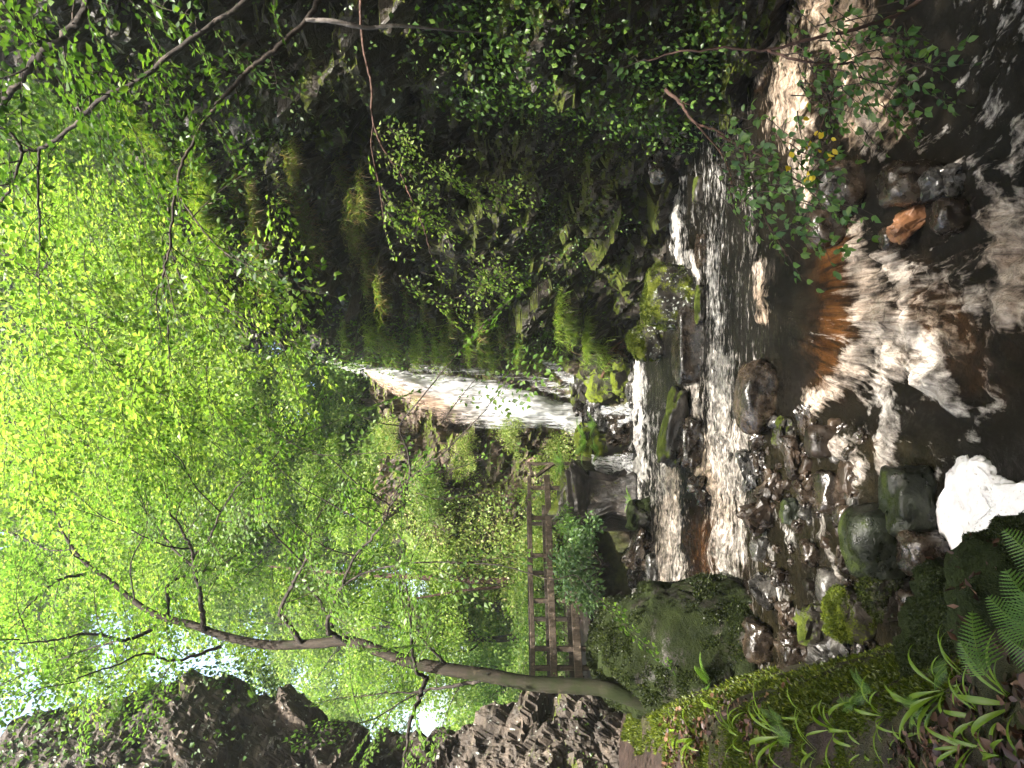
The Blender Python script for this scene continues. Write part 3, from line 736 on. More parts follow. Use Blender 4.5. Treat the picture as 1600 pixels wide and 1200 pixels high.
# ------------------------------------------------------------------ boulders and stones
def ico(sub):
    import bmesh
    bm = bmesh.new(); bmesh.ops.create_icosphere(bm, subdivisions=sub, radius=1)
    V = np.array([v.co[:] for v in bm.verts]); F = np.array([[v.index for v in f.verts] for f in bm.faces]); bm.free()
    return V, F
ICO = {k: ico(k) for k in (3, 4, 5)}
def stone(name, label, cat, x, y, hv, hu, mat, seed, ang=.3, Y=None, tilt=0.0, deep=.9, sub=4, group=None, box_=2.0, sink=.25):
    """a stone whose outline covers hv by hu photo pixels about (x, y), standing where the sight line meets the stream bed"""
    if Y is None: Y = on_water(x + hv * .85, y)
    k = Y / FPX
    V, F = ICO[sub]
    rg = np.random.default_rng(seed)
    # superellipsoid: boulders are rounder, slabs squarer
    V = np.sign(V) * np.abs(V) ** (2 / box_); V = V / np.maximum(np.max(np.abs(V), axis=1), np.linalg.norm(V, axis=1) ** .5 * .82)[:, None]
    V = V / np.array([np.ptp(V[:, c]) / 2 for c in range(3)])
    q = V * 1.1 + seed * 3.7
    f, e = facets(q * 1.15, seed, 1.1)
    d = ang * (.34 * f - .04 * np.exp(-(e / .10) ** 2)) + .10 * fbm(q * .9, 2, seed + 5) + .035 * fbm(q * 4, 4, seed + 6) * (1 + ang)
    V = V * (1 + d)[:, None]
    V = V - (V.max(0) + V.min(0)) / 2
    V = V / (np.ptp(V, axis=0) / 2)
    hz = hv * k * (1 + sink); hx = hu * k; hy = deep * (hx + hv * k) / 2
    V = V * np.array([hx, hy, hz])
    c, s_ = math.cos(tilt), math.sin(tilt)
    V = np.stack([V[:, 0] * c - V[:, 2] * s_, V[:, 1], V[:, 0] * s_ + V[:, 2] * c], -1)
    loc = P(x + hv * sink * .8, y, Y) + np.array([0, hy * .55, 0])
    me_o = mesh_obj(name, V, [F], mat, smooth=ang < .45)
    me_o.location = loc
    return tag(me_o, label, cat, group)

B = 'boulder'; S_ = 'stone'
for a in [
 # the near pile by the white foam
 ('boulder', 'largest smooth grey green boulder in the pile beside the shallow riffle', B, 1376, 853, 46, 62, 'wetgreen', 11, .12, 0.12, 2.3),
 ('boulder', 'dark green wet block boulder next to the white foam patch', B, 1427, 784, 33, 56, 'wetgreen', 12, .25, .1, 3.0),
 ('boulder', 'shiny wet brown green boulder touching the left edge of the white foam patch', B, 1452, 866, 36, 38, 'wet', 13, .25, .1, 2.4),
 ('mossy_boulder', 'boulder with the brightest yellow green moss cap, near the bank', B, 1332, 964, 30, 46, 'mossy', 14, .25, -.1, 2.5),
 ('mossy_boulder', 'brown mossy rounded boulder leaning on the large grey green boulder', B, 1389, 930, 32, 41, 'mosshalf', 15, .25, .35, 2.4),
 ('stone', 'oval wet stone with a bright sky reflection in the riffle', S_, 1298, 920, 17, 30, 'wetgrey', 16, .1, 0, 2.2),
 ('boulder', 'dark brown low boulder behind the brightest mossy boulder', B, 1280, 978, 27, 36, 'mosshalf', 17, .5, 0, 2.4),
 ('rock_slab', 'grey striped slab leaning against the foot of the bank', 'rock slab', 1308, 1048, 32, 52, 'wetgrey', 18, .7, .45, 3.0),
 ('stone', 'small dark grey stone below the leaning striped slab', S_, 1358, 1030, 18, 30, 'wet', 19, .6, .2, 2.4),
 ('stone', 'reddish brown upright stone wedged under the mossy bank', S_, 1392, 1040, 18, 16, 'brown', 20, .6, 0, 3.0),
 ('boulder', 'flat topped dark mossy boulder at the foot of the bank', B, 1258, 1090, 40, 30, 'mossdark', 21, .4, 0, 2.6),
 ('stone', 'dark stone in the gap between the mossy boulders and the foam edge', S_, 1428, 955, 18, 34, 'wet', 22, .4, 0, 2.2),
 # the shallow riffle
 ('boulder', 'broad smooth red brown boulder where the white water divides', B, 1184, 620, 27, 60, 'wet', 23, .12, 0, 2.1),
 ('boulder', 'round olive brown boulder like a ball in the riffle', B, 1289, 690, 24, 26, 'brown', 24, .08, 0, 2.1),
 ('stone', 'squarish stone with a pale sawn looking brown face', S_, 1187, 808, 24, 29, 'brown', 25, .8, .5, 3.4),
 ('stone', 'dark plum coloured block stone behind the upright brown stone', S_, 1299, 770, 18, 36, 'wet', 26, .3, 0, 3.2),
 ('stone', 'upright brown block stone beside the small cascade', S_, 1328, 748, 11, 30, 'brown', 27, .35, 0, 3.4),
 ('stone', 'small flat pale stone below the upright brown block', S_, 1335, 785, 7, 15, 'wetgrey', 28, .2, 0, 2.2),
 ('stone', 'dark glossy stone against the top of the large grey green boulder', S_, 1322, 806, 15, 18, 'wet', 29, .3, 0, 2.3),
 ('stone', 'striped angular stone standing in the riffle near the white water', S_, 1196, 925, 18, 30, 'wetgrey', 30, .8, .6, 3.0),
 ('stone', 'flat grey slab stone left of the broad red brown boulder', S_, 1172, 736, 15, 34, 'wetgrey', 31, .7, .2, 3.0),
 ('stone', 'small round tan stone next to the olive ball boulder', S_, 1305, 664, 9, 11, 'brown', 32, .1, 0, 2.0),
 ('stone', 'dark flat stone just above the olive ball boulder', S_, 1272, 648, 12, 26, 'wet', 33, .7, .3, 2.8),
 ('stone', 'brown wedge stone beside the grey slab in the riffle', S_, 1208, 760, 16, 24, 'brown', 34, .8, -.4, 2.8),
 ('stone', 'grey pebble stone under the squarish brown stone', S_, 1187, 862, 11, 18, 'wetgrey', 35, .3, 0, 2.3),
 ('stone', 'rusty stone between the riffle and the dark low boulder', S_, 1222, 905, 12, 16, 'brown', 36, .6, 0, 2.6),
 ('stone', 'wet black stone at the lip beside the dark water tongue', S_, 1262, 662, 12, 30, 'wet', 37, .7, .4, 2.8),
 ('boulder', 'brown wet boulder in front of the huge mossy block', B, 1188, 1005, 22, 36, 'wet', 61, .4, 0, 2.5),
 ('boulder', 'dark squarish boulder between the riffle and the flat topped bank boulder', B, 1246, 1022, 26, 36, 'wet', 62, .5, .2, 2.8),
 ('stone', 'wet rusty brown stone at the left end of the riffle', S_, 1232, 962, 14, 24, 'brown', 63, .6, 0, 2.6),
 ('stone', 'long flat brown slab stone across the middle of the riffle', S_, 1243, 712, 14, 34, 'brown', 64, .6, .25, 3.0),
 ('stone', 'mossy green flat stone beside the broad red brown boulder', S_, 1226, 676, 13, 26, 'mosshalf', 65, .6, -.2, 2.8),
 ('stone', 'dark angular stone right behind the plum coloured block', S_, 1262, 770, 15, 26, 'wet', 66, .7, .3, 2.8),
 ('stone', 'grey green cobble in the middle of the riffle', S_, 1236, 800, 13, 22, 'wetgreen', 67, .3, 0, 2.3),
 ('stone', 'dark cobble beside the oval shiny stone', S_, 1268, 868, 13, 22, 'wet', 68, .4, 0, 2.4),
 ('stone', 'brown cobble under the oval shiny stone', S_, 1322, 872, 12, 18, 'brown', 69, .5, 0, 2.4),
 ('stone', 'dark cobble close to the striped angular stone', S_, 1166, 968, 13, 28, 'wet', 70, .6, .2, 2.6),
 # the weir and the pool
 ('mossy_boulder', 'big rounded boulder with bright moss and pale lichen at the cliff foot', B, 1045, 463, 36, 52, 'mosslichen', 38, .2, -.15, 2.3),
 ('mossy_boulder', 'yellow green mossy boulder at the right edge of the pool', B, 1012, 534, 26, 30, 'mosslichen', 39, .2, .3, 2.3),
 ('rock_slab', 'long wet dark ledge slab damming the pool', 'rock slab', 1076, 540, 17, 64, 'wet', 40, .15, 0, 5.0),
 ('rock_slab', 'long olive mossy slab damming the pool beside the gap', 'rock slab', 1054, 668, 16, 66, 'mosshalf', 41, .35, -.22, 3.0),
 ('stone', 'dark square stone under the mossy olive slab', S_, 1082, 690, 19, 42, 'wet', 42, .5, 0, 3.2),
 ('stone', 'dark angular stone pointing up at the end of the olive slab', S_, 1096, 766, 16, 26, 'wet', 43, .9, .5, 2.6),
 ('stone', 'small flat olive stone awash below the big lichen boulder', S_, 1096, 475, 7, 32, 'mosshalf', 44, .2, 0, 2.2),
 ('stone', 'flat olive stone awash at the foot of the cliff', S_, 1092, 295, 8, 22, 'mosshalf', 45, .2, 0, 2.2),
 ('stone', 'dark flat stone awash between the white cascades', S_, 1096, 390, 7, 28, 'wet', 46, .2, 0, 2.2),
 ('boulder', 'dark slanting slab rock in the left of the pool', B, 1003, 862, 20, 34, 'wet', 47, .6, -.5, 3.0),
 ('boulder', 'black rock in the pool against the big mossy block', B, 996, 902, 14, 22, 'wet', 48, .5, 0, 2.6),
 ('boulder', 'rock in the pool with a tuft of leafy plants on top', B, 1000, 805, 20, 28, 'mossdark', 49, .5, 0, 2.5),
 ('stone', 'wet grey stone at the near side of the left pool', S_, 1020, 892, 10, 26, 'wetgrey', 50, .4, 0, 2.4),
 # right hand side
 ('boulder', 'dark rounded boulder in the stream behind the leafy sprigs', B, 1432, 285, 44, 40, 'wet', 51, .25, 0, 2.3),
 ('stone', 'flat orange stone slab leaning between dark boulders', 'stone slab', 1420, 345, 27, 20, 'orange', 52, .5, .75, 3.4),
 ('boulder', 'round black wet boulder below the orange slab', B, 1489, 335, 24, 28, 'wet', 53, .15, 0, 2.1),
 ('boulder', 'ribbed grey black boulder between the dark rounded boulder and the pool', B, 1478, 282, 30, 30, 'wetgrey', 54, .6, .3, 2.4),
 ('boulder', 'dark purplish boulder half hidden under the yellow leaved sprigs', B, 1318, 285, 34, 42, 'wet', 55, .3, 0, 2.3),
 ('boulder', 'low dark boulder at the water edge under the right hand shrub', B, 1290, 350, 24, 36, 'wet', 56, .3, 0, 2.3),
 ('boulder', 'dark wet rock below the chute of amber water', B, 1400, 372, 20, 20, 'wet', 57, .3, 0, 2.3),
]:
    name, lab, cat, x, y, hv, hu, mt, seed, ang, tl, bx = a
    stone(name, lab, cat, x, y, hv, hu, M[mt], seed, ang, tilt=tl, box_=bx)

# boulders of the tumbled step between plunge and pool
for k, (x, y, hv, hu, Y, mt, ang, lab) in enumerate([
 (905, 612, 14, 26, 17.5, 'mosshalf', .6, 'dark rock right at the foot of the waterfall'),
 (925, 640, 12, 22, 17.2, 'wetgrey', .7, 'grey angular rock below the foot of the waterfall'),
 (940, 600, 24, 32, 16.9, 'mossy', .5, 'bright mossy hump right of the little white cascade'),
 (975, 590, 20, 34, 16.2, 'mossy', .5, 'mossy rock at the back edge of the pool near the dead root'),
 (918, 690, 18, 30, 17.0, 'mossy', .5, 'mossy rock carrying a fern clump beside the waterfall foot'),
 (950, 700, 20, 24, 16.6, 'mossy', .4, 'mossy round rock between the two white cascades'),
 (975, 672, 26, 30, 16.2, 'wet', .6, 'dark wet rock face under the thin trickle at the pool'),
 (945, 660, 12, 16, 16.7, 'wetgrey', .8, 'small grey rock amid the tumbled step'),
 (960, 560, 30, 30, 16.6, 'mossdark', .6, 'dark mossy rock beneath the dead root snag'),
 (925, 570, 26, 26, 17.2, 'mosshalf', .7, 'brown mossy rock under the cliff beside the veil'),
 (905, 655, 10, 20, 17.6, 'wet', .6, 'black rock in the spray of the waterfall'),
 (985, 725, 16, 22, 16.0, 'wet', .6, 'wet black rock between cascade and abutment'),
 (990, 615, 10, 24, 15.6, 'wetgrey', .6, 'low grey rock at the back edge of the pool'),
 (935, 735, 14, 14, 16.9, 'mossy', .4, 'small mossy rock at the corner of the abutment'),
]):
    stone('rock', lab, 'rock', x, y, hv, hu, M[mt], 200 + k, ang, Y=Y, sink=.4, box_=2.5)
# rocks strewn at the foot of the cliff
for k, (x, y, hv, hu, Y, mt, ang, lab) in enumerate([
 (1010, 380, 34, 46, 13.6, 'cliff', .9, 'angular brown rock at the cliff foot behind the lichen boulder'),
 (985, 300, 36, 50, 13.2, 'cliff', .9, 'angular dark rock at the cliff foot in the corner of the pool'),
 (940, 420, 40, 44, 14.6, 'cliff', .9, 'tall jagged rock below the undercut of the cliff'),
 (1035, 250, 22, 40, 12.4, 'wet', .7, 'low wet rock at the cliff foot by the water'),
 (985, 470, 28, 30, 14.8, 'mosshalf', .7, 'mossy brown rock between the lichen boulder and the cliff'),
 (1060, 180, 30, 50, 11.6, 'wet', .8, 'dark wet rock in the shadow under the buttress'),
 (1120, 120, 34, 60, 10.2, 'cliff', .8, 'black rock at the foot of the ivy buttress'),
 (930, 330, 30, 40, 14.0, 'mosshalf', .8, 'mossy ledge block halfway up the cliff foot'),
]):
    stone('fallen_rock', lab, 'rock', x, y, hv, hu, M[mt], 300 + k, ang, Y=Y, sink=.4, box_=2.6)

# the many small stones of the riffle
rg = np.random.default_rng(77)
spots = []
while len(spots) < 80:
    x = rg.uniform(1180, 1345); y = rg.uniform(640, 985)
    if rg.random() > math.exp(-((y - 745) / 100) ** 2) + .12: continue
    if y < 655 + (x - 1180) * .1: continue
    if any(abs(x - a) < 3.5 + c and abs(y - b) < 4 + c * 1.2 for a, b, c in spots): continue
    spots.append((x, y, rg.uniform(3, 9.5)))
small = []
mats6 = ['brown', 'wet', 'wet', 'wetgrey', 'wet', 'brown']
for k in range(9):
    small.append(stone('pebble', 'x', S_, 1250, 750, 10, 14, M[mats6[k % 6]], 400 + k, [.3, .7, .9][k % 3], Y=8.0, sub=3, box_=[2.2, 3, 2.6][k % 3]))
protoscale = 10 * 8.0 / FPX
for k, (x, y, r) in enumerate(spots):
    src = small[k % 9]
    if k < 9: o = src
    else: o = src.copy(); COL.objects.link(o)
    Y = on_water(x + r * .6, y); sc = r * Y / FPX / protoscale
    o.location = P(x + r * .2, y, Y); o.scale = (sc * rg.uniform(.8, 1.5), sc * rg.uniform(.8, 1.3), sc * rg.uniform(.8, 1.1)); o.rotation_euler = (rg.uniform(-.4, .4), rg.uniform(-.5, .5), rg.uniform(0, 6.3))
    o['label'] = 'small wet brown or grey stone lying in the shallow riffle'; o['group'] = 'small stones of the riffle'; o['category'] = 'stone'

# the great mossy block on the bank, and the abutment the footbridge lands on
def block(name, label, cat, c, half, rot, mat, seed, amp, lay=(.1, .1, 1), freq=1.4, taper=.15, sub=5, box_=4.0, layk=2.0, low=.0, smooth=False):
    V, F = ICO[sub]
    V = np.sign(V) * np.abs(V) ** (2 / box_); V = V / (np.ptp(V, axis=0) / 2)
    V[:, :2] *= (1 - taper * V[:, 2:3])
    p = V * np.array(half); k = nrm(np.array(lay)); pl = p + np.outer(p @ k, k) * (layk - 1) + seed * 5.3
    f1, e1 = facets(pl * freq, seed); f2, e2 = facets(pl * freq * 2.7, seed + 3)
    d = amp * (.5 * f1 + .2 * f2 - .06 * np.exp(-(e1 / .08) ** 2) - .02 * np.exp(-(e2 / .1) ** 2) + .5 * fbm(p * 1.1 + seed, 3, seed) + .12 * fbm(p * 8, 3, seed + 8) + low * fbm(p * 20, 3, seed + 9))
    p = p + nrm(V) * d[:, None]
    a, b = math.cos(rot), math.sin(rot)
    p = np.stack([p[:, 0] * a - p[:, 1] * b, p[:, 0] * b + p[:, 1] * a, p[:, 2]], -1)
    o = mesh_obj(name, p, [F], mat); o.location = c
    return tag(o, label, cat)
block('mossy_boulder', 'huge dark green mossy block standing between the footpath and the stream', B, (-3.42, 9.75, -.62), (.86, .95, 1.16), .35, M['mossdark'], 3, .13, taper=.10, box_=3.2, low=.25, smooth=True)
block('rock_abutment', 'square layered rock abutment under the far end of the footbridge', 'rock abutment', (-2.42, 16.3, -.42), (.58, .8, .92), .25, M['abut'], 7, .42, taper=.04, box_=7, layk=4.0, freq=1.5)
block('mossy_rock', 'long dark mossy rock sloping into the white foam at the near bank', 'rock', (-1.32, 4.05, -1.05), (.52, .62, .55), .6, M['mossdark'], 9, .14, taper=.25, box_=2.6, low=.2)
block('mossy_rock', 'dark mossy rock below the ferns near the viewer', 'rock', (-.98, 3.45, -.92), (.42, .5, .5), .2, M['mossdark'], 10, .10, taper=.2, box_=2.6, low=.2)

# the thick white foam
V, F = [], None
nn = 130
tri = []
poly = [(1462, 800), (1468, 770), (1480, 738), (1492, 728), (1500, 712), (1515, 703), (1530, 708), (1545, 722), (1560, 742), (1580, 752), (1640, 748), (1660, 800), (1650, 840), (1610, 845), (1560, 842), (1525, 850), (1492, 872), (1484, 862), (1474, 842)]
pc = catmull(np.array([(a, b, 0) for a, b in poly + poly[:1]], float), 8)[:, :2]
cen = np.array([1560, 795.])
W = []
rings = 46
for k in range(rings + 1):
    q = k / rings
    for a in pc[:-1]:
        W.append((*(cen + (a - cen) * q), q))
W = np.array(W)
Yf = np.array([on_water(min(a, 1660), b) for a, b, _ in W])
pp = np.stack([(600 - W[:, 1]) / FPX * Yf, Yf, np.zeros(len(W))], -1)
pp[:, 2] = water_z(pp[:, 0], pp[:, 1])
q = W[:, 2]
edge = np.clip((1 - q) * 6, 0, 1) ** .5
pp[:, 2] += .02 + edge * (.040 + .022 * fbm(pp * 5, 4, 71) + .007 * fbm(pp * 22, 3, 72)) - .05 * (1 - edge)
rr = 1 + .04 * fbm(pp * 14, 3, 73) * q
pp[:, 0] += (.05 * fbm(pp * 9, 3, 74) + .035 * fbm(pp * 30, 3, 78)) * q ** 6; pp[:, 1] += (.05 * fbm(pp * 9, 3, 75) + .035 * fbm(pp * 30, 3, 79)) * q ** 6
m = len(pc) - 1
i = np.arange(rings)[:, None] * m; j = np.arange(m)[None, :]; j2 = (j + 1) % m
foam_o = mesh_obj('foam', pp, [np.stack([i + j, i + m + j, i + m + j2, i + j2], -1).reshape(-1, 4)], M['foam'])
tag(foam_o, 'thick bright white foam gathered in the eddy against the near bank', 'foam', kind='stuff')
# ------------------------------------------------------------------ footbridge
rng = np.random.default_rng(15)
A = np.array([-5.35, 14.0, .12]); Bq = np.array([-2.05, 17.0, .12])
D = nrm(Bq - A); N = nrm(np.cross(D, [0, 0, 1.])); LB = np.linalg.norm(Bq - A)
br = thing('footbridge', 'brown weathered timber footbridge with three rail sides over the gully', 'footbridge', (A + Bq) / 2)
g = Geo(); 
nb = 34
for k in range(nb):
    c = A + D * (LB * (k + .5) / nb) - N * .6
    beam(g, c + N * .62, c - N * .62, LB / nb * .9, .04, 0, rng, up=(0, 0, 1.))
g.build('deck', M['wooddark'], br, False)
for s_ in (.1, 1.1):
    g = Geo(); beam(g, A - D * .2 - N * s_ + np.array([0, 0, -.13]), Bq + D * .2 - N * s_ + np.array([0, 0, -.13]), .12, .20, 0, rng); g.build('beam', M['wooddark'], br, False)
for side, nn in ((0.0, 'near'), (1.2, 'far')):
    O = -N * side
    for h, hh in ((1.10, .085), (.72, .13), (.26, .15)):
        cuts = [0, .5, 1.0] if side == 0 else [0, 1.0]
        for a_, b_ in zip(cuts[:-1], cuts[1:]):
            g = Geo(); off = N * (.055 if h != 1.10 else 0)
            ex = .35 if a_ == 0 else 0
            beam(g, A + D * (LB * a_ - ex) + O + off + np.array([0, 0, h + rng.uniform(-.01, .01)]), A + D * (LB * b_ - .01) + O + off + np.array([0, 0, h + rng.uniform(-.01, .01)]), .045 if h != 1.10 else .11, hh, rng.uniform(-.015, .01), rng)
            g.build('rail', M['wood'] if side == 0 else M['wooddark'], br, False)
    for q in (.04, .12, .34, .56, .76, .93) if side == 0 else (.1, .38, .62, .9):
        g = Geo(); c = A + D * (LB * q) + O
        lo = -.55 if side == 0 and q in (.04, .34) else -.25
        beam(g, c + np.array([0, 0, lo]), c + np.array([rng.uniform(-.02, .02), 0, 1.06]), .085, .085, 0, rng, up=(0, 1, 0.0))
        g.build('post', M['wood'] if side == 0 else M['wooddark'], br, False)
# gate-like end frame with a diagonal brace at the far end
E = Bq + D * .35
for a_, b_, nm in ((E + np.array([0, 0, -.3]), E + np.array([0, 0, 1.15]), 'post'), (Bq + np.array([0, 0, .95]), E + np.array([0, 0, .55]), 'brace'), (Bq + np.array([0, 0, 1.02]), E + np.array([0, 0, 1.1]), 'rail')):
    g = Geo(); beam(g, a_, b_, .07, .07, 0, rng, up=(0, 1, 0.0) if nm == 'post' else (0, 0, 1.)); g.build(nm, M['wood'], br, False)

# the dead root snag by the pool
rs = Geo(); rg = np.random.default_rng(8)
c0 = P(960, 545, 15.9)
for k in range(70):
    d = nrm(rg.normal(size=3) * np.array([1, .6, .8]) + np.array([0, -.4, .1])); L = rg.uniform(.15, .55)
    p = [c0 + rg.normal(size=3) * .07]
    for q in range(5): d = nrm(d + .45 * rg.normal(size=3)); p.append(p[-1] + d * L / 5)
    tube(rs, catmull(p, 3), [.018 * rg.uniform(.4, 1.2), .004], 5, .2, rg)
for pts, r in (([(912, 508, 16.0), (930, 520, 15.9), (945, 532, 15.9), (962, 545, 15.9)], .045), ([(940, 590, 15.8), (950, 570, 15.8), (960, 550, 15.9)], .035), ([(945, 555, 15.6), (975, 530, 15.7), (1000, 520, 15.8)], .03), ([(905, 512, 16.0), (915, 500, 16)], .03)):
    tube(rs, catmull([P(*q) for q in pts], 6), [r, r * .6], 8, .25, rg)
o = rs.build('root_snag', M['root']); tag(o, 'tangled brown dead root snag above the right edge of the pool', 'dead root')
# ------------------------------------------------------------------ trees and shrubs
TZ = np.array([0, 0, 1.])
def far_tree(name, label, loc, h, cr, ch, cz, nleaf, leaf, mat, bark, seed, group=None, cat='tree', lean=(0, 0), r0=.16, clumps=46, trunk_k=8):
    """tapered trunk with limbs reaching into a crown of leaf clumps; gaps stay between the clumps"""
    rng = np.random.default_rng(seed); t = thing(name, label, cat, loc, group); L = np.array(loc, float)
    tr = Geo(); lf = Geo(); lb = Geo()
    top = L + np.array([lean[0], lean[1], h * .93])
    mid = [L + (top - L) * q + rng.normal(size=3) * np.array([.18, .18, 0]) * (q > 0) * h / 9 for q in (0, .25, .5, .75, 1)]
    mid[0] = L - TZ * .3
    tc = catmull(mid, 6); tube(tr, tc, [r0 * 1.5, r0, r0 * .8, r0 * .5, r0 * .15], trunk_k, .15, rng)
    cc = []
    for k in range(clumps):
        d = rvec(rng, 1)[0]; q = rng.random() ** .45
        c = L + np.array([lean[0] * .7, lean[1] * .7, cz]) + d * q * np.array([cr, cr, ch]) * rng.uniform(.75, 1.1)
        cc.append(c)
        j = int(np.clip((c[2] - L[2]) / h * .8, .12, .95) * (len(tc) - 1))
        if k % 2 == 0:
            m = (tc[j] + c) / 2 + rng.normal(size=3) * .15 * cr / 3
            tube(lb, catmull([tc[j], m, c], 4), [r0 * .35, r0 * .08], 5, cap=False)
    cc = np.array(cc)
    w_ = nleaf // clumps
    for c in cc:
        rad = cr * rng.uniform(.20, .38)
        n_ = int(w_ * rng.uniform(.5, 1.4))
        d = rvec(rng, n_); q = rng.random(n_) ** .5
        p = c + d * q[:, None] * rad * np.array([1.15, 1.15, .55])
        p[:, 2] -= .25 * rad * (d[:, 0] ** 2 + d[:, 1] ** 2) * q
        ax = d * np.array([1, 1, .3]) + .7 * rng.normal(size=(n_, 3)) + np.array([0, 0, -.3])
        leaves(lf, p, ax, TZ + .65 * rng.normal(size=(n_, 3)), leaf * rng.uniform(.7, 1.3, n_), .62)
    tr.build('trunk', M[bark], t); lb.build('limbs', M[bark], t); lf.build('crown', M[mat], t)
    return t
def put(proto, i, x, Y, h=0, s=1, rot=0, label=None, group=None):
    X = (600 - x) / FPX * Y if False else x
    z = gz(X, Y) - .1 + h
    if i == 0:
        proto.location = (X, Y, z); proto.rotation_euler = (0, 0, rot); proto.scale = (s, s, s)
        if label: proto['label'] = label
        return proto
    return dup(proto, (X, Y, z), rot, s, label, group)

T1 = far_tree('woodland_tree', 'bright green leafy tree on the slope behind the waterfall', (0, 0, 0), 11, 3.6, 4.2, 6.6, 30000, .135, 'leaffar', 'darkbark', 101, 'trees on the far slope', clumps=54)
T2 = far_tree('woodland_tree', 'x', (0, 0, 0), 13, 3.2, 5.2, 7.6, 30000, .135, 'leaffar', 'darkbark', 102, 'trees on the far slope', r0=.14, clumps=56)
T3 = far_tree('woodland_tree', 'x', (0, 0, 0), 8, 3.0, 3.4, 4.4, 26000, .115, 'leafbright', 'darkbark', 103, 'trees on the far slope', r0=.11, clumps=48)
# X, Y, which, scale, rot
n_used = {0: 0, 1: 0, 2: 0}
for (X, Y, k, s, rot, lab) in [
 (-1.6, 24.0, 0, 1.0, .3, 'broad bright tree straight behind the lip of the waterfall'),
 (1.9, 23.0, 2, 1.1, 1.2, 'small bright tree just right of the thin upper fall'),
 (-5.2, 25.5, 1, 1.0, 2.0, 'tall tree up the slope left of the waterfall'),
 (-8.6, 27.5, 2, 1.0, 3.1, 'light green small tree beyond the footbridge'),
 (-3.5, 29.5, 0, 1.25, 4.0, 'tall spreading tree on the skyline left of the waterfall'),
 (1.2, 30.0, 1, 1.25, 5.0, 'tall tree on the skyline above the waterfall'),
 (4.6, 27.0, 0, 1.15, .9, 'wide tree above the cliff top behind the grassy ledges'),
 (5.4, 21.0, 2, 1.1, 2.4, 'small leafy tree growing from the cliff edge'),
 (-11.5, 34.0, 1, 1.0, 1.7, 'hazy tree far down the valley beyond the outcrop'),
 (-6.5, 36.0, 0, 1.35, 2.9, 'large pale tree at the top of the far slope'),
 (.5, 38.0, 0, 1.5, 3.8, 'largest tree at the head of the gorge'),
 (7.5, 33.0, 1, 1.5, .2, 'very tall tree behind the cliff'),
 (-3.2, 21.8, 2, .62, 5.2, 'low leafy tree on the bank beside the waterfall'),
 (-6.6, 20.4, 2, .75, .6, 'low bright tree just behind the footbridge'),
 (-15.0, 30.0, 0, 1.1, 2.2, 'tree behind the outcrop at the valley side'),
 (6.8, 15.5, 1, .95, 4.4, 'tree on the cliff top over the undercut recess'),
 (7.6, 10.5, 0, 1.0, 5.5, 'tree on the cliff top over the ivy buttress'),
 (9.5, 19.0, 1, 1.2, 1.1, 'tall tree set back on the cliff top'),
 (-1.0, 44.0, 0, 1.6, 1.9, 'distant tall tree closing the gorge above the fall'),
 (-5.0, 46.0, 1, 1.6, 3.9, 'distant tall tree left of the head of the gorge'),
 (2.8, 46.0, 0, 1.6, 5.1, 'distant tree right of the head of the gorge'),
 (-9.0, 43.0, 2, 1.8, .7, 'distant pale tree beyond the brown trunk'),
 (-3.0, 33.5, 2, 1.5, 2.4, 'light tree in the middle of the far slope'),
 (-2.5, 31.0, 1, 2.1, 1.2, 'towering tree added on the slope, its crown closing the sky over the gorge'),  # the towering trees are added to keep bright sky out of the water
 (3.0, 33.0, 1, 2.1, 2.2, 'towering tree added behind the cliff end to close the sky'),
 (7.6, 28.0, 1, 2.0, 3.2, 'towering tree added high above the cliff to close the sky'),
 (-7.5, 33.0, 1, 1.9, 4.2, 'towering tree added beyond the footbridge slope to close the sky'),
 (-.4, 26.5, 1, .9, 1.9, 'slender tree in the gap above the waterfall'),
 (-2.8, 25.2, 2, 1.2, .4, 'bright low tree up the bank left of the waterfall lip'),
 (3.0, 25.0, 1, .9, 2.7, 'slender tree behind the cliff end'),
 (-.6, 21.7, 2, .95, 4.2, 'leafy low tree leaning over the thin upper fall'),
 (-1.2, -5.0, 1, 1.55, .5, 'unseen tree added behind the viewer to shade the near stream'),  # from here down: trees out of view, added to shade the foreground
 (3.2, -6.5, 0, 1.7, 2.5, 'broad unseen tree added for shade behind the viewer on the stream side'),
 (-6.8, -5.5, 2, 1.9, 1.5, 'spreading unseen tree added for shade behind the viewer on the path side'),
 (9.6, 3.6, 0, 1.35, .9, 'wide unseen tree added for shade on the cliff top beside the viewer'),
 (8.2, 1.5, 0, 1.15, 2.5, 'unseen tree added for shade on the cliff top nearest the viewer'),
 (8.4, 6.0, 1, .9, 3.5, 'unseen tree added for shade on the cliff top over the brown rapids'),
]:
    T = (T1, T2, T3)[k]; i = n_used[k]; n_used[k] += 1
    put(T, i, X, Y, 0, s, rot, lab)

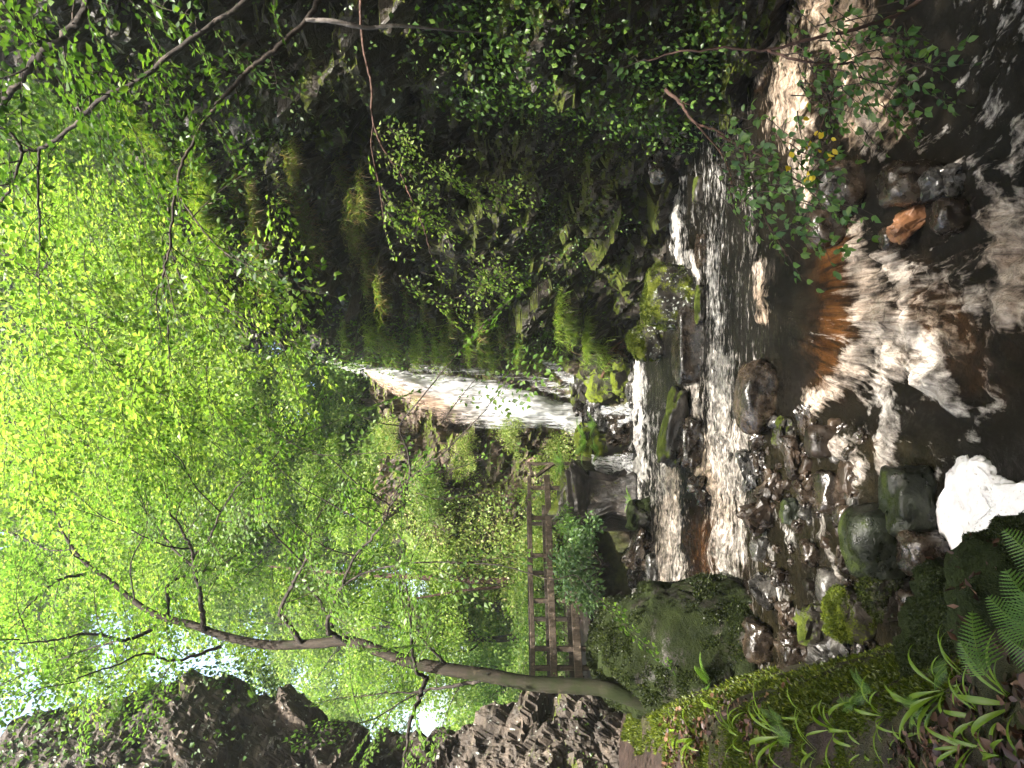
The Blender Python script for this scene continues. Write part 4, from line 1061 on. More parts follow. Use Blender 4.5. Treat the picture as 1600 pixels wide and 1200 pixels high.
def shrub(name, label, loc, rad, hgt, nleaf, leaf, mat, seed, group=None, clumps=16, hang=0.0, wr=.6, stems=9):
    rng = np.random.default_rng(seed); t = thing(name, label, 'shrub', loc, group); L = np.array(loc, float)
    st = Geo(); lf = Geo()
    for k in range(clumps):
        a = rng.uniform(0, 6.28); q = rng.random() ** .5
        c = L + np.array([math.cos(a) * rad * q, math.sin(a) * rad * q, hgt * (.2 + .8 * rng.random() * (1 - .4 * q))])
        if k < stems: tube(st, catmull([L + rng.normal(size=3) * .05 * rad, (L + c) / 2 + rng.normal(size=3) * .12 * rad + TZ * .1 * hgt, c], 5), [.02 * rad + .006, .004], 4, cap=False)
        n_ = int(nleaf / clumps * rng.uniform(.6, 1.4)); r = rad * rng.uniform(.28, .5)
        d = rvec(rng, n_); p = c + d * (rng.random(n_) ** .5)[:, None] * r * np.array([1, 1, .75])
        leaves(lf, p, d + .6 * rng.normal(size=(n_, 3)) - np.array([0, 0, .25 + hang]), TZ + .7 * rng.normal(size=(n_, 3)), leaf * rng.uniform(.65, 1.3, n_), wr)
    st.build('stems', M['twig'], t); lf.build('leaves', M[mat], t)
    return t
S1 = shrub('bush', 'x', (0, 0, 0), 1.1, 1.7, 4200, .085, 'leaffar', 201, 'bushes on the wooded slope', 24)
S2 = shrub('bush', 'x', (0, 0, 0), 1.2, 1.3, 4200, .075, 'leaf', 202, 'bushes on the wooded slope', 24)
S3 = shrub('bush', 'x', (0, 0, 0), .9, 1.2, 3400, .07, 'leafpale', 203, 'pale bushes beside the waterfall', 20)
rng = np.random.default_rng(55)
used = [0, 0, 0]
for (X, Y, k, s, lab) in [
 (-1.75, 18.2, 2, .80, 'pale glittering bush hanging in front of the left of the waterfall'),
 (-2.35, 18.7, 2, 1.0, 'sunlit pale bush between the waterfall and the footbridge'),
 (-3.0, 18.9, 0, .85, 'bright bush on the bank at the far end of the footbridge'),
 (-3.9, 19.3, 2, 1.1, 'pale bush behind the middle of the footbridge rails'),
 (-5.0, 19.2, 0, 1.0, 'green bush behind the rails near the brown tree trunk'),
 (-6.2, 18.6, 1, 1.0, 'bush behind the near end of the footbridge'),
 (-7.2, 17.6, 0, 1.1, 'bush between footbridge and outcrop'),
 (-3.1, 20.6, 0, 1.1, 'yellow green bush higher on the bank left of the waterfall'),
 (-4.6, 21.6, 1, 1.3, 'rounded bush on the slope above the footbridge'),
 (-6.2, 22.4, 0, 1.3, 'tall bush on the slope above the footbridge'),
 (-8.2, 21.5, 1, 1.4, 'bush on the slope near the leaning tree'),
 (-1.9, 21.4, 0, 1.0, 'bush growing on the lip left of the waterfall'),
 (1.6, 20.2, 1, .9, 'bush on the rock right of the thin upper fall'),
 (2.9, 18.6, 0, 1.2, 'bush spilling over the cliff above the waterfall'),
 (4.0, 17.4, 1, 1.3, 'bush on the cliff edge over the undercut recess'),
 (5.4, 15.2, 0, 1.4, 'bush on the cliff edge above the hanging grass'),
 (6.2, 12.9, 1, 1.4, 'bush on the cliff edge over the deep recess'),
 (5.7, 10.0, 1, 1.3, 'bush on top of the ivy buttress'),
 (6.3, 8.2, 1, 1.3, 'bush on the cliff top at the upper right'),
 (.2, 21.8, 0, 1.1, 'bush by the stream at the head of the waterfall'),
 (-.6, 22.6, 1, 1.4, 'big bush on the slope just above the waterfall'),
 (-2.0, 23.2, 0, 1.5, 'big bright bush on the slope above the pale bushes'),
 (1.2, 22.0, 0, 1.2, 'bright bush in front of the slender trunks above the fall'),
 (.4, 24.5, 1, 1.8, 'large bush further up the stream above the fall'),
 (-9.5, 24.0, 0, 1.5, 'large bush on the valley side beyond the rails'),
]:
    S = (S1, S2, S3)[k]; i = used[k]; used[k] += 1
    put(S, i, X, Y, 0, s, rng.uniform(0, 6.3), lab)
dup(S3, (-1.2, 18.05, 1.25), 1.0, .6, 'pale leafy tuft growing on the rock over the left edge of the waterfall')
dup(S3, (-1.75, 18.5, 2.3), 2.0, .7, 'pale bush halfway up the rock left of the waterfall')
dup(S1, (-2.6, 19.0, 3.0), 4.0, .75, 'bright bush on the upper rock left of the waterfall')
dup(S3, (-1.3, 19.2, 4.3), 5.0, .6, 'small pale bush on the rock just left of the waterfall lip')
t = shrub('hanging_bush', 'blue green leafy growth hanging down the gully under the footbridge', tuple(P(945, 880, 14.2)), .8, 1.0, 2600, .085, 'leafblue', 211, None, 26, .5)
t = shrub('hanging_bush', 'bright green leaves trailing over the near beam of the footbridge', tuple(P(915, 820, 15.0)), .5, .5, 700, .065, 'leaf', 212, None, 12, .6)

# the brown tree trunk rising behind the bridge
rng = np.random.default_rng(60)
t = thing('woodland_tree', 'slim brown tree trunk rising behind the footbridge rails', 'tree', tuple(P(890, 905, 20.0)))
a = Geo(); l = Geo(); w2 = Geo()
tube(a, catmull([P(905, 905, 20), P(840, 905, 20), P(760, 907, 20.1), P(690, 903, 20.2), P(560, 897, 20.4), P(420, 885, 20.6)], 6), [.13, .11, .10, .09, .06, .02], 8, .15, rng)
tube(a, catmull([P(820, 905, 20), P(780, 917, 20), P(730, 922, 19.8), P(650, 935, 19.6)], 5), [.05, .03], 6, .15, rng)
for k in range(16):
    s0 = P(rng.uniform(420, 700), rng.uniform(880, 910), 20.4)
    spray(rng, w2, l, s0, rvec(rng, 1)[0] * np.array([1, 1, .35]), rng.uniform(1.0, 1.8), .13, dens=.8, droop=.25)
a.build('trunk', M['redbark'], t); w2.build('twigs', M['twig'], t); l.build('crown', M['leaffar'], t)

# ------------------------------------------------------------------ the leaning tree on the near bank
rng = np.random.default_rng(71)
TB = 9.0
base = P(1000, 1092, 9.1)
t = thing('leaning_tree', 'slender leaning tree with mossy trunk rooted on the bank in front of the footbridge', 'tree', tuple(base))
tr = Geo()
trunk = [P(1035, 1105, 9.2), P(1000, 1093, 9.1), P(960, 1080, 9.0), P(930, 1074, 9.0), P(880, 1071, 9.0), P(830, 1068, 9.0), P(760, 1055, 9.0), P(700, 1046, 9.0), P(640, 1034, 9.05), P(590, 1016, 9.1), P(545, 1002, 9.15), P(500, 1005, 9.2), P(440, 1008, 9.3), P(400, 1005, 9.35), P(340, 991, 9.4), P(300, 976, 9.5), P(250, 963, 9.55), P(210, 940, 9.6), P(170, 906, 9.7), P(130, 877, 9.8), P(100, 835, 9.9), P(85, 800, 10.0)]
tube(tr, catmull(trunk, 7), [.88 * q_ for q_ in [.17, .135, .115, .105, .105, .10, .092, .085, .08, .076, .072, .068, .064, .06, .055, .05, .045, .04, .033, .026, .018, .012]], 12, .10, rng)
tr.build('trunk', M['bark'], t)
LF = Geo(); TW = Geo()
limbs = [  # (pts, r0, r1, sprays)
 ([(320, 985, 9.4), (315, 950, 9.3), (312, 925, 9.2), (303, 885, 9.1), (300, 858, 9.0), (285, 830, 8.9), (265, 800, 8.7)], .032, .008, 9),
 ([(302, 870, 9.1), (325, 845, 8.9), (345, 800, 8.6), (370, 760, 8.3)], .016, .005, 6),
 ([(303, 885, 9.1), (275, 862, 9.3), (250, 830, 9.5), (235, 790, 9.6)], .016, .005, 6),
 ([(260, 970, 9.6), (262, 930, 9.9), (262, 915, 10), (290, 900, 10.2), (340, 885, 10.4), (400, 850, 10.6)], .026, .006, 8),
 ([(245, 978, 9.5), (215, 995, 9.3), (190, 1000, 9.0), (140, 990, 8.8), (90, 1000, 8.6), (30, 1005, 8.4)], .024, .006, 7),
 ([(190, 1000, 9.0), (150, 1010, 9.2), (80, 1035, 9.4), (20, 1060, 9.5)], .012, .005, 5),
 ([(132, 897, 9.8), (95, 905, 9.6), (60, 930, 9.3), (30, 965, 9.0)], .020, .005, 6),
 ([(345, 1010, 9.4), (310, 1022, 9.2), (270, 1032, 9.0), (225, 1022, 8.8), (180, 1040, 8.5), (120, 1060, 8.2)], .020, .005, 6),
 ([(470, 1003, 9.2), (450, 975, 9.1), (438, 955, 9.0), (455, 915, 8.8), (475, 880, 8.6), (490, 830, 8.3)], .034, .006, 7),
 ([(540, 1003, 9.1), (520, 990, 9.0), (512, 985, 8.9), (520, 945, 8.7), (535, 915, 8.5), (555, 870, 8.2), (590, 830, 7.9), (610, 790, 7.6)], .030, .006, 8),
 ([(520, 980, 9.0), (500, 940, 9.3), (470, 900, 9.6), (455, 860, 9.8), (470, 800, 10)], .018, .005, 7),
 ([(535, 915, 8.5), (570, 895, 8.3), (640, 880, 8.0), (700, 878, 7.8)], .012, .005, 4),
 ([(665, 1058, 9.0), (650, 1048, 8.8), (643, 1000, 8.6), (640, 950, 8.4), (632, 900, 8.3)], .022, .005, 4),
 ([(700, 1040, 9.0), (675, 1015, 8.9), (660, 1000, 8.9), (650, 990, 8.8)], .016, .005, 2),
 ([(668, 1058, 9.0), (655, 1090, 8.7), (640, 1130, 8.4), (635, 1170, 8.2), (630, 1200, 8.1)], .028, .008, 3),
 ([(760, 1062, 9.0), (735, 1066, 9.1), (690, 1075, 9.2), (640, 1082, 9.3), (585, 1085, 9.3)], .026, .006, 4),
 ([(660, 1080, 9.2), (630, 1095, 9.1), (590, 1120, 9.0), (560, 1130, 8.9)], .010, .004, 3),
 ([(610, 790, 7.6), (640, 745, 7.3), (635, 700, 7.1), (625, 665, 6.9), (660, 620, 6.7), (700, 570, 6.6)], .009, .004, 0),
 ([(640, 745, 7.3), (680, 720, 7.2), (740, 660, 7.0), (760, 640, 6.9)], .007, .003, 0),
 ([(300, 858, 9.0), (255, 852, 8.8), (205, 828, 8.6), (150, 800, 8.5), (110, 760, 8.4)], .010, .003, 3),
 ([(345, 800, 8.6), (305, 760, 8.4), (280, 715, 8.2), (235, 690, 8.1)], .009, .003, 3),
 ([(370, 760, 8.3), (420, 722, 8.1), (455, 690, 8.0), (520, 660, 7.9)], .009, .003, 3),
 ([(475, 880, 8.6), (432, 838, 8.4), (402, 790, 8.3), (380, 735, 8.2), (330, 690, 8.1)], .010, .003, 3),
 ([(610, 790, 7.6), (560, 758, 7.5), (520, 720, 7.4), (480, 700, 7.3)], .008, .003, 2),
 ([(590, 830, 7.9), (540, 800, 7.8), (470, 760, 7.8), (400, 700, 7.7)], .008, .003, 2),
 ([(555, 870, 8.2), (500, 850, 8.1), (440, 800, 8.0)], .008, .003, 2),
 ([(210, 940, 9.6), (205, 880, 9.4), (230, 820, 9.2), (215, 760, 9.0)], .010, .003, 3),
 ([(140, 880, 9.8), (110, 860, 9.6), (105, 800, 9.4), (60, 770, 9.3)], .010, .003, 3),
 ([(700, 878, 7.8), (740, 880, 7.7), (790, 885, 7.6), (860, 905, 7.6), (900, 900, 7.6), (930, 930, 7.6)], .007, .003, 0),
]
for pts, r0, r1, ns in limbs:
    w3 = Geo()
    leafy_limb(rng, w3, TW, LF, [P(*q) for q in pts], [r0 * 1.1, r1 * 1.35], ns, .85, .062, 7, .2, 1.0, .15, dens=.85)
    w3.build('limb', M['darkbark'], t)
# thin hanging twigs that cross the waterfall, with few leaves
for pts in ([(640, 745, 7.3), (700, 735, 7.2), (760, 715, 7.1), (800, 690, 7.0)], [(650, 770, 7.4), (690, 780, 7.3), (760, 770, 7.2), (800, 765, 7.2)], [(625, 665, 6.9), (590, 660, 6.8), (540, 640, 6.7)], [(690, 660, 7), (720, 620, 6.9), (745, 590, 6.8)]):
    c = catmull([P(*q) for q in pts], 6); tube(TW, c, [.006, .002], 4)
    for q in c[2::2]: spray(rng, TW, LF, q, np.array([rng.normal() * .5, -.3, -.6]), .22, .045, dens=.6, r0=.002)
TW.build('twigs', M['twig'], t); LF.build('crown', M['leaf'], t)

# ------------------------------------------------------------------ branches reaching into the frame from trees at the side
def overhang(label, limbs, mat, seed, nspray, slen, leaf, bark='darkbark', shape=LEAF4, droop=.2, dens=1.0, wr=.62, extra=None, start=.1, cat='branch', spread=1.0):
    rng = np.random.default_rng(seed)
    p0 = P(*limbs[0][0][0])
    t = thing('overhanging_branch', label, cat, tuple(p0))
    TWg, LFg = Geo(), Geo()
    gs = []
    for pts, r0, r1, ns in limbs:
        g = Geo(); gs.append(g)
        leafy_limb(rng, g, TWg, LFg, [P(*q) for q in pts], [r0, r1], ns, slen, leaf, 7, start, spread, droop, shape, dens)
    if extra: extra(rng, TWg, LFg)
    if len(TWg.v) < 12:
        for k_, fl in TWg.f.items():
            for f_ in fl: gs[0].f.setdefault(k_, []).append(f_ + gs[0].n)
        gs[0].v += TWg.v; gs[0].n += TWg.n; TWg = Geo()
    for g in gs: g.build('limb', M[bark], t)
    TWg.build('twigs', M['twig'], t); LFg.build('leaves', M[mat], t)
    return t

def fill(region, n, Y0, Y1, slen, leaf, shape=LEAF4, dens=1.0, dirx=(-1, .2, -.15), droop=.2):
    """leaf sprays through a stretch of the air below the limbs"""
    def f(rng, TWg, LFg):
        for k in range(n):
            while True:
                x = rng.uniform(*region[0]); y = rng.uniform(*region[1])
                if region[2](x, y, rng): break
            d = np.array(dirx) + rng.normal(size=3) * np.array([.6, .6, .18])
            spray(rng, TWg, LFg, P(x, y, rng.uniform(Y0, Y1)), d, slen * rng.uniform(.6, 1.3), leaf, droop=droop, shape=shape, dens=dens, r0=.004)
    return f

# bright beech foliage across the top centre
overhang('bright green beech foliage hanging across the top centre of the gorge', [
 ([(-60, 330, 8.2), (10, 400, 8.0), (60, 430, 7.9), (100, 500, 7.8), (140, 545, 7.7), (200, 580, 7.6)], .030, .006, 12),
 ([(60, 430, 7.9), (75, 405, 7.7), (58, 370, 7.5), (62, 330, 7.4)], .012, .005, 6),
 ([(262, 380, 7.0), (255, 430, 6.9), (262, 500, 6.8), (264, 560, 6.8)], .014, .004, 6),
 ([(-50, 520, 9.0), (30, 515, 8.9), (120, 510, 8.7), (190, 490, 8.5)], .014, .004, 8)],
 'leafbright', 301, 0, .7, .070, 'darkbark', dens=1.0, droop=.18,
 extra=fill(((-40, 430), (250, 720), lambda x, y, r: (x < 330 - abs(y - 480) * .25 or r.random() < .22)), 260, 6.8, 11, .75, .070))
overhang('finer paler beech foliage filling the air above the leaning tree', [
 ([(-60, 640, 11.0), (20, 660, 11.0), (90, 690, 10.9), (160, 700, 10.8), (230, 720, 10.6)], .030, .006, 10),
 ([(-60, 820, 12.0), (10, 830, 11.8), (80, 860, 11.5), (140, 850, 11.2)], .026, .006, 8),
 ([(-60, 960, 12.5), (0, 965, 12.2), (50, 985, 12.0), (90, 1020, 11.8)], .022, .006, 7)],
 'leafbright', 311, 0, .8, .072, 'darkbark', dens=1.0, droop=.18,
 extra=fill(((-50, 470), (540, 1130), lambda x, y, r: (y < 1040 or (x > 70 and x < 200)) and (x < 300 or r.random() < .45)), 300, 10.5, 15.5, .95, .068))
overhang('lacy bright leaf sprays dangling in front of the upper cliff', [
 ([(262, 320, 6.9), (270, 400, 6.8), (300, 470, 6.7), (320, 500, 6.7)], .013, .004, 8),
 ([(270, 400, 6.8), (310, 440, 6.7), (350, 480, 6.6), (420, 520, 6.6)], .009, .003, 9),
 ([(300, 400, 6.8), (360, 420, 6.6), (420, 440, 6.5)], .007, .003, 7)],
 'leafbright', 302, 0, .5, .07, 'darkbark', dens=.9, droop=.3,
 extra=fill(((300, 480), (390, 580), lambda x, y, r: True), 34, 6.4, 7.6, .45, .07, droop=.35))
# the dark limbs from the top right corner, crowded with leaves in shade
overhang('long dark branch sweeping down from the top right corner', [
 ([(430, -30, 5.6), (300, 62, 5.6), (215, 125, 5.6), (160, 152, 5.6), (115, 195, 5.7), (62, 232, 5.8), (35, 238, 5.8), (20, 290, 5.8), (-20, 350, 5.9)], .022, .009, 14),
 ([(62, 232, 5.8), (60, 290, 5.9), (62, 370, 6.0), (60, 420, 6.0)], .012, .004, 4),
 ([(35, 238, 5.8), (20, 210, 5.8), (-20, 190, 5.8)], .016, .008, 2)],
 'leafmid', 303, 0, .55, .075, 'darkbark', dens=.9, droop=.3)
overhang('thick black branch slanting across the top right corner', [
 ([(160, -40, 6.2), (125, 25, 6.2), (95, 62, 6.2), (55, 95, 6.2), (20, 140, 6.3), (-30, 210, 6.4)], .040, .026, 10)],
 'leafmid', 304, 0, .6, .08, 'darkbark', dens=1.0,
 extra=fill(((-40, 330), (-30, 260), lambda x, y, r: r.random() < 1.1 - x / 420), 80, 5.6, 8.0, .6, .08, droop=.3))
overhang('greyish brown branch curving down past the grassy ledges', [
 ([(500, 0, 5.2), (470, 42, 5.2), (420, 85, 5.2), (390, 108, 5.2), (355, 145, 5.2), (325, 180, 5.3), (300, 225, 5.3), (282, 265, 5.3), (272, 320, 5.4), (266, 370, 5.4), (258, 420, 5.4), (250, 450, 5.4)], .019, .006, 14),
 ([(282, 310, 5.4), (310, 350, 5.3), (335, 380, 5.3), (360, 400, 5.2)], .008, .003, 4)],
 'leafmid', 305, 0, .42, .055, 'twig', dens=.9, droop=.25)
# the pale dead stem and the hazel twig with rows of small bright leaves
def rows(rng, TWg, LFg):
    for k in range(78):
        x = rng.uniform(560, 780); y = rng.uniform(190, 480)
        lo = 190 + max(0, (x - 600)) * .5; hi = 500 - abs(x - 690) * .9
        if not (lo < y < hi): continue
        spray(rng, TWg, LFg, P(x, y, rng.uniform(6.0, 6.8)), np.array([-.55, -.15, -.75]) + .22 * rng.normal(size=3), rng.uniform(.22, .42), .040, dens=.8, r0=.002, droop=.15, wr=.55)
overhang('thin bare twig hanging before the dark recess, its sprays of small bright leaves in rows', [
 ([(562, -20, 6.4), (564, 40, 6.4), (570, 85, 6.4), (580, 130, 6.4), (583, 190, 6.4), (600, 235, 6.3), (625, 270, 6.3), (640, 305, 6.2), (660, 350, 6.2), (672, 390, 6.2)], .013, .004, 3),
 ([(583, 195, 6.4), (580, 230, 6.4), (592, 290, 6.3), (600, 350, 6.2)], .006, .003, 5)],
 'leafbright', 306, 0, .3, .045, 'redbark', dens=.7, extra=rows, start=.55)
rg = np.random.default_rng(9)
g = Geo(); tube(g, catmull([P(478, 31, 5.0), P(520, 33, 5.0), P(560, 42, 5.05), (P(585, 43, 5.1)), P(625, 40, 5.15), P(690, 46, 5.3), P(760, 52, 5.6)], 8), [.013, .016, .014, .012, .012, .007, .003], 9, .25, rg)
o = g.build('dead_stem', M['palebark']); tag(o, 'short pale grey dead stem lying against the dark cliff top right', 'dead branch')
# twigs and sprigs of the right foreground
def sprigs(reg, n, Y0, Y1, leaf, slen):
    return fill((reg[0], reg[1], reg[2]), n, Y0, Y1, slen, leaf, LEAF7, .9, (-.6, -.2, -.5), .25)
overhang('leafy green sprigs hanging over the brown rapids at the right', [
 ([(1450, -10, 4.4), (1400, 25, 4.4), (1340, 45, 4.4), (1270, 60, 4.4), (1200, 78, 4.5), (1130, 76, 4.6), (1060, 82, 4.7), (1010, 95, 4.8)], .013, .005, 0),
 ([(1200, 78, 4.4), (1250, 95, 4.3), (1310, 100, 4.3), (1370, 92, 4.3), (1440, 100, 4.3)], .009, .004, 7),
 ([(1265, 95, 4.3), (1280, 130, 4.3), (1300, 165, 4.3)], .006, .003, 4)],
 'sprig', 307, 0, .24, .052, 'redbark', LEAF7, dens=.9,
 extra=sprigs(((1230, 1480), (0, 230), lambda x, y, r: r.random() < math.exp(-((y - 90 - (x - 1300) * .05) / 90) ** 2) and x < 1440 + 40 * math.cos(y / 20)), 64, 4.0, 4.8, .05, .22))
overhang('low leafy shrub sprigs with pale green leaves above the dark water right of centre', [
 ([(1120, 210, 5.2), (1160, 230, 5.1), (1200, 250, 5.0), (1250, 285, 4.8), (1300, 310, 4.6)], .010, .004, 6),
 ([(1160, 230, 5.1), (1180, 290, 5.0), (1200, 350, 4.9), (1230, 400, 4.8)], .008, .003, 6)],
 'sprig', 308, 0, .26, .055, 'redbark', LEAF7, dens=1.0,
 extra=sprigs(((1110, 1300), (180, 420), lambda x, y, r: abs((y - 210) - (x - 1110) * .75) < 95), 60, 4.5, 5.3, .055, .24))
def yell(rng, TWg, LFg):
    for k in range(15):
        c = P(rng.normal(1270, 26), rng.normal(228, 26), rng.uniform(4.1, 4.5))
        leaves(LFg, [c], [rvec(rng, 1)[0] - TZ * .4], [TZ * .6 + np.array([0, -1, 0]) + .5 * rng.normal(size=3)], rng.uniform(.03, .055), .7, LEAF7)
overhang('few yellow leaves on a thin twig among the green sprigs', [([(1310, 120, 4.3), (1290, 180, 4.3), (1272, 225, 4.3), (1262, 265, 4.3)], .005, .002, 0)], 'yellow', 309, 0, .05, .05, 'redbark', LEAF7, extra=yell)
overhang('dead reddish twig poking through the ivy above the water', [([(1040, 140, 7.0), (1062, 160, 6.9), (1085, 190, 6.8), (1120, 205, 6.6), (1140, 215, 6.5)], .018, .007, 2), ([(1085, 190, 6.8), (1130, 245, 6.4), (1145, 290, 6.2)], .010, .004, 2)], 'sprig', 310, 0, .22, .05, 'redbark', LEAF7, cat='branch')
# ------------------------------------------------------------------ growth on the cliffs
def surf(CPg, s0, s1, z0, z1, n, rng):
    """points of a rock wall between fractions s0..s1 of its length and heights z0..z1, with outward normals"""
    nz, ns, _ = CPg.shape
    out = []
    while len(out) < n:
        j = rng.integers(int(s0 * (ns - 1)) + 1, max(int(s1 * (ns - 1)) - 1, int(s0 * (ns - 1)) + 2)); i = rng.integers(2, nz - 2)
        p = CPg[i, j]
        if z0 <= p[2] <= z1:
            a = CPg[i, min(j + 4, ns - 1)] - CPg[i, max(j - 4, 0)]; b = CPg[min(i + 4, nz - 1), j] - CPg[max(i - 4, 0), j]
            nn = nrm(np.cross(a, b)); nn = nn if nn @ (np.array([-.8, 9.5, 3.0]) - p) > 0 else -nn; out.append((p, nn))
    return np.array([a for a, _ in out]), np.array([b for _, b in out])

def ivy(label, CPg, s0, s1, z0, z1, nclump, per, leaf, mat, seed, sgn, cat='ivy', spread=.32, name='ivy', hang=.6, toward=None, mask=None):
    rng = np.random.default_rng(seed); lf = Geo()
    p, nn = surf(CPg, s0, s1, z0, z1, nclump, rng)
    if mask is not None:
        keep = np.array([mask(*c) for c in p]); p, nn = p[keep], nn[keep]
    for c, m in zip(p, nn):
        k = int(per * rng.uniform(.4, 1.6))
        q = c + rng.normal(size=(k, 3)) * spread * np.array([1, 1, 1.1]); 
        q += m * (.05 + .10 * np.abs(rng.normal(size=(k, 1))))
        ax = rng.normal(size=(k, 3)) * .6 + np.array([0, 0, -hang]) + m * .35
        leaves(lf, q, ax, m * .8 + TZ * .5 + .5 * rng.normal(size=(k, 3)), leaf * rng.uniform(.6, 1.35, k), .7)
    o = lf.build(name, M[mat]); return tag(o, label, cat)
# which way is out of the cliff
sg = 1.0 if np.cross(CP[100, 320] - CP[100, 310], CP[110, 315] - CP[100, 315])[0] < 0 else -1.0
ivy('dense ivy and bramble mat covering the near buttress of the cliff', CP, .36, .53, -.7, 2.6, 340, 26, .066, 'leafmid', 501, sg, spread=.20, mask=lambda x, y, z: math.sin(x * 2.7 + z * 2.1) + math.sin(z * 3.0 - y * 1.9) > -.9)
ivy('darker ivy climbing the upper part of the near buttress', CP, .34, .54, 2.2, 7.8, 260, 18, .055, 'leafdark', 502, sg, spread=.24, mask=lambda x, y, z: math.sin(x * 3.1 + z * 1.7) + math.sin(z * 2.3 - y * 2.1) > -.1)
ivy('low ferny growth on the rocks under the undercut recess', CP, .56, .82, -.3, 1.6, 130, 18, .05, 'leafmid', 503, sg, spread=.20)
ivy('trailing leaves on the cliff top edge above the recess', CP, .50, .80, 5.6, 9.0, 260, 26, .075, 'leafmid', 504, sg, spread=.30)
ivy('bright leaves over the cliff end beside the waterfall', CP, .80, .99, 3.6, 7.5, 170, 26, .075, 'leaf', 505, sg, spread=.28)
ivy('small green growth on the mossy rock right of the waterfall', CP, .84, .99, .3, 4.2, 240, 24, .045, 'leaf', 506, sg, spread=.16)
so_ = 1.0 if np.cross(OP[60, 160] - OP[60, 150], OP[70, 155] - OP[60, 155])[0] > 0 else -1.0
rng = np.random.default_rng(530); lf = Geo()
p, nn = surf(CP, .34, .99, -1, 8, 3000, rng)
wgt = (nn[:, 2] > .05) & (fbm(p * .9, 3, 77) > -.15); p, nn = p[wgt], nn[wgt]
for c, m in zip(p, nn):
    k = 26; d_ = rng.normal(size=(k, 3)) * .09; d_ -= np.outer(d_ @ m, m)
    leaves(lf, c + d_ + m * .01, m + .6 * rng.normal(size=(k, 3)) - TZ * .3, rng.normal(size=(k, 3)), .032 * rng.uniform(.5, 1.6, k), .5)
o = lf.build('cliff_moss', M['mosstuft']); tag(o, 'yellow green moss cushions on the ledges of the cliff', 'moss', kind='stuff')
ivy('leafy plants and ferns draped over the top of the rock outcrop', OP, .2, .95, 5.6, 10.6, 420, 26, .075, 'leafmid', 507, so_, spread=.24)
ivy('pale tufts of green clinging to the lower ledges of the outcrop', OP, .30, .85, .2, .8, 18, 12, .04, 'leaf', 508, so_, spread=.10)
sf_ = 1.0 if np.cross(FP[60, 160] - FP[60, 150], FP[70, 155] - FP[60, 155])[1] < 0 else -1.0
ivy('sunlit leafy cover on the slope left of the waterfall', FP, .48, .99, .2, 5.2, 900, 36, .08, 'leafpale', 509, sf_, spread=.28, mask=lambda x, y, z: x < -.75 - max(0, 2.4 - z) * .25 and math.sin(x * 2.7 + z * 1.3) + math.sin(z * 3.1 - x) > -1.1)
ivy('green moss and leaves at the lip right of the waterfall', FP, .02, .34, 2.2, 5.5, 110, 24, .06, 'leaf', 510, sf_, spread=.2, mask=lambda x, y, z: x > .36)

# hanging grass on the ledges
def tuft(name, label, seed, n, L, mat, group, cat='grass tuft', hang=1.0, wid=.012, segs=5, spread=.12, out=.5, dead=0):
    rng = np.random.default_rng(seed); t = thing(name, label, cat, (0, 0, 0), group)
    for mt, cnt, nm in ((mat, n, 'blades'), ('deadgrass', dead, 'dead_blades')):
        if not cnt: continue
        V = []; F = []
        for k in range(cnt):
            a = rng.uniform(0, 6.28); d = np.array([math.cos(a), math.sin(a), rng.uniform(.3, 1.2)]); d = nrm(d)
            p = np.array([rng.normal() * spread, rng.normal() * spread, 0]); l = L * rng.uniform(.5, 1.25)
            if nm == 'dead_blades': d[2] *= .2; l *= .9
            side = nrm(np.cross(d, TZ)); b0 = len(V)
            for s_ in range(segs + 1):
                q = s_ / segs; w_ = wid * (1 - q) ** .6
                V.append(p - side * w_ / 2); V.append(p + side * w_ / 2)
                d = nrm(d + np.array([0, 0, -.42 * hang * (.5 + q)])); p = p + d * l / segs
            for s_ in range(segs):
                F.append([b0 + 2 * s_, b0 + 2 * s_ + 1, b0 + 2 * s_ + 3, b0 + 2 * s_ + 2])
        o = mesh_obj(nm, np.array(V), [np.array(F)], M[mt], t)
    return t
GT = [tuft('grass_tuft', 'x', 600 + k, 150, .36, 'grass', 'grass tufts hanging from the cliff ledges', wid=.014, spread=.17, dead=45, hang=1.0) for k in range(3)] + [tuft('grass_tuft', 'x', 610 + k, 150, .42, 'greengrass', 'grass tufts hanging from the cliff ledges', wid=.013, spread=.18, dead=8, hang=1.1) for k in range(2)]
rng = np.random.default_rng(33)
cnt = 0; gone = set()
def grass_at(p, s, lab):
    global cnt
    k = 3 + cnt % 2 if ('mossy' in lab or 'green' in lab or 'bank' in lab) else cnt % 3
    if k not in gone:
        gone.add(k); o = GT[k]; o.location = p; o.scale = (s,) * 3; o['label'] = lab; o.rotation_euler = (0, 0, rng.uniform(0, 6.3))
    else: o = dup(GT[k], p, rng.uniform(0, 6.3), s, lab)
    cnt += 1
def near_surface(CPg, x, y):
    """point of the wall met by the sight line through a photo pixel"""
    f = CPg.reshape(-1, 3); q = f[:, 1]
    px_ = 800 + (CAMZ - f[:, 2]) / q * FPX; py_ = 600 - f[:, 0] / q * FPX
    d = np.hypot(px_ - x, py_ - y); m = d < 7
    if not m.any(): return f[np.argmin(d)]
    c = np.where(m)[0]; return f[c[np.argmin(q[c])]]
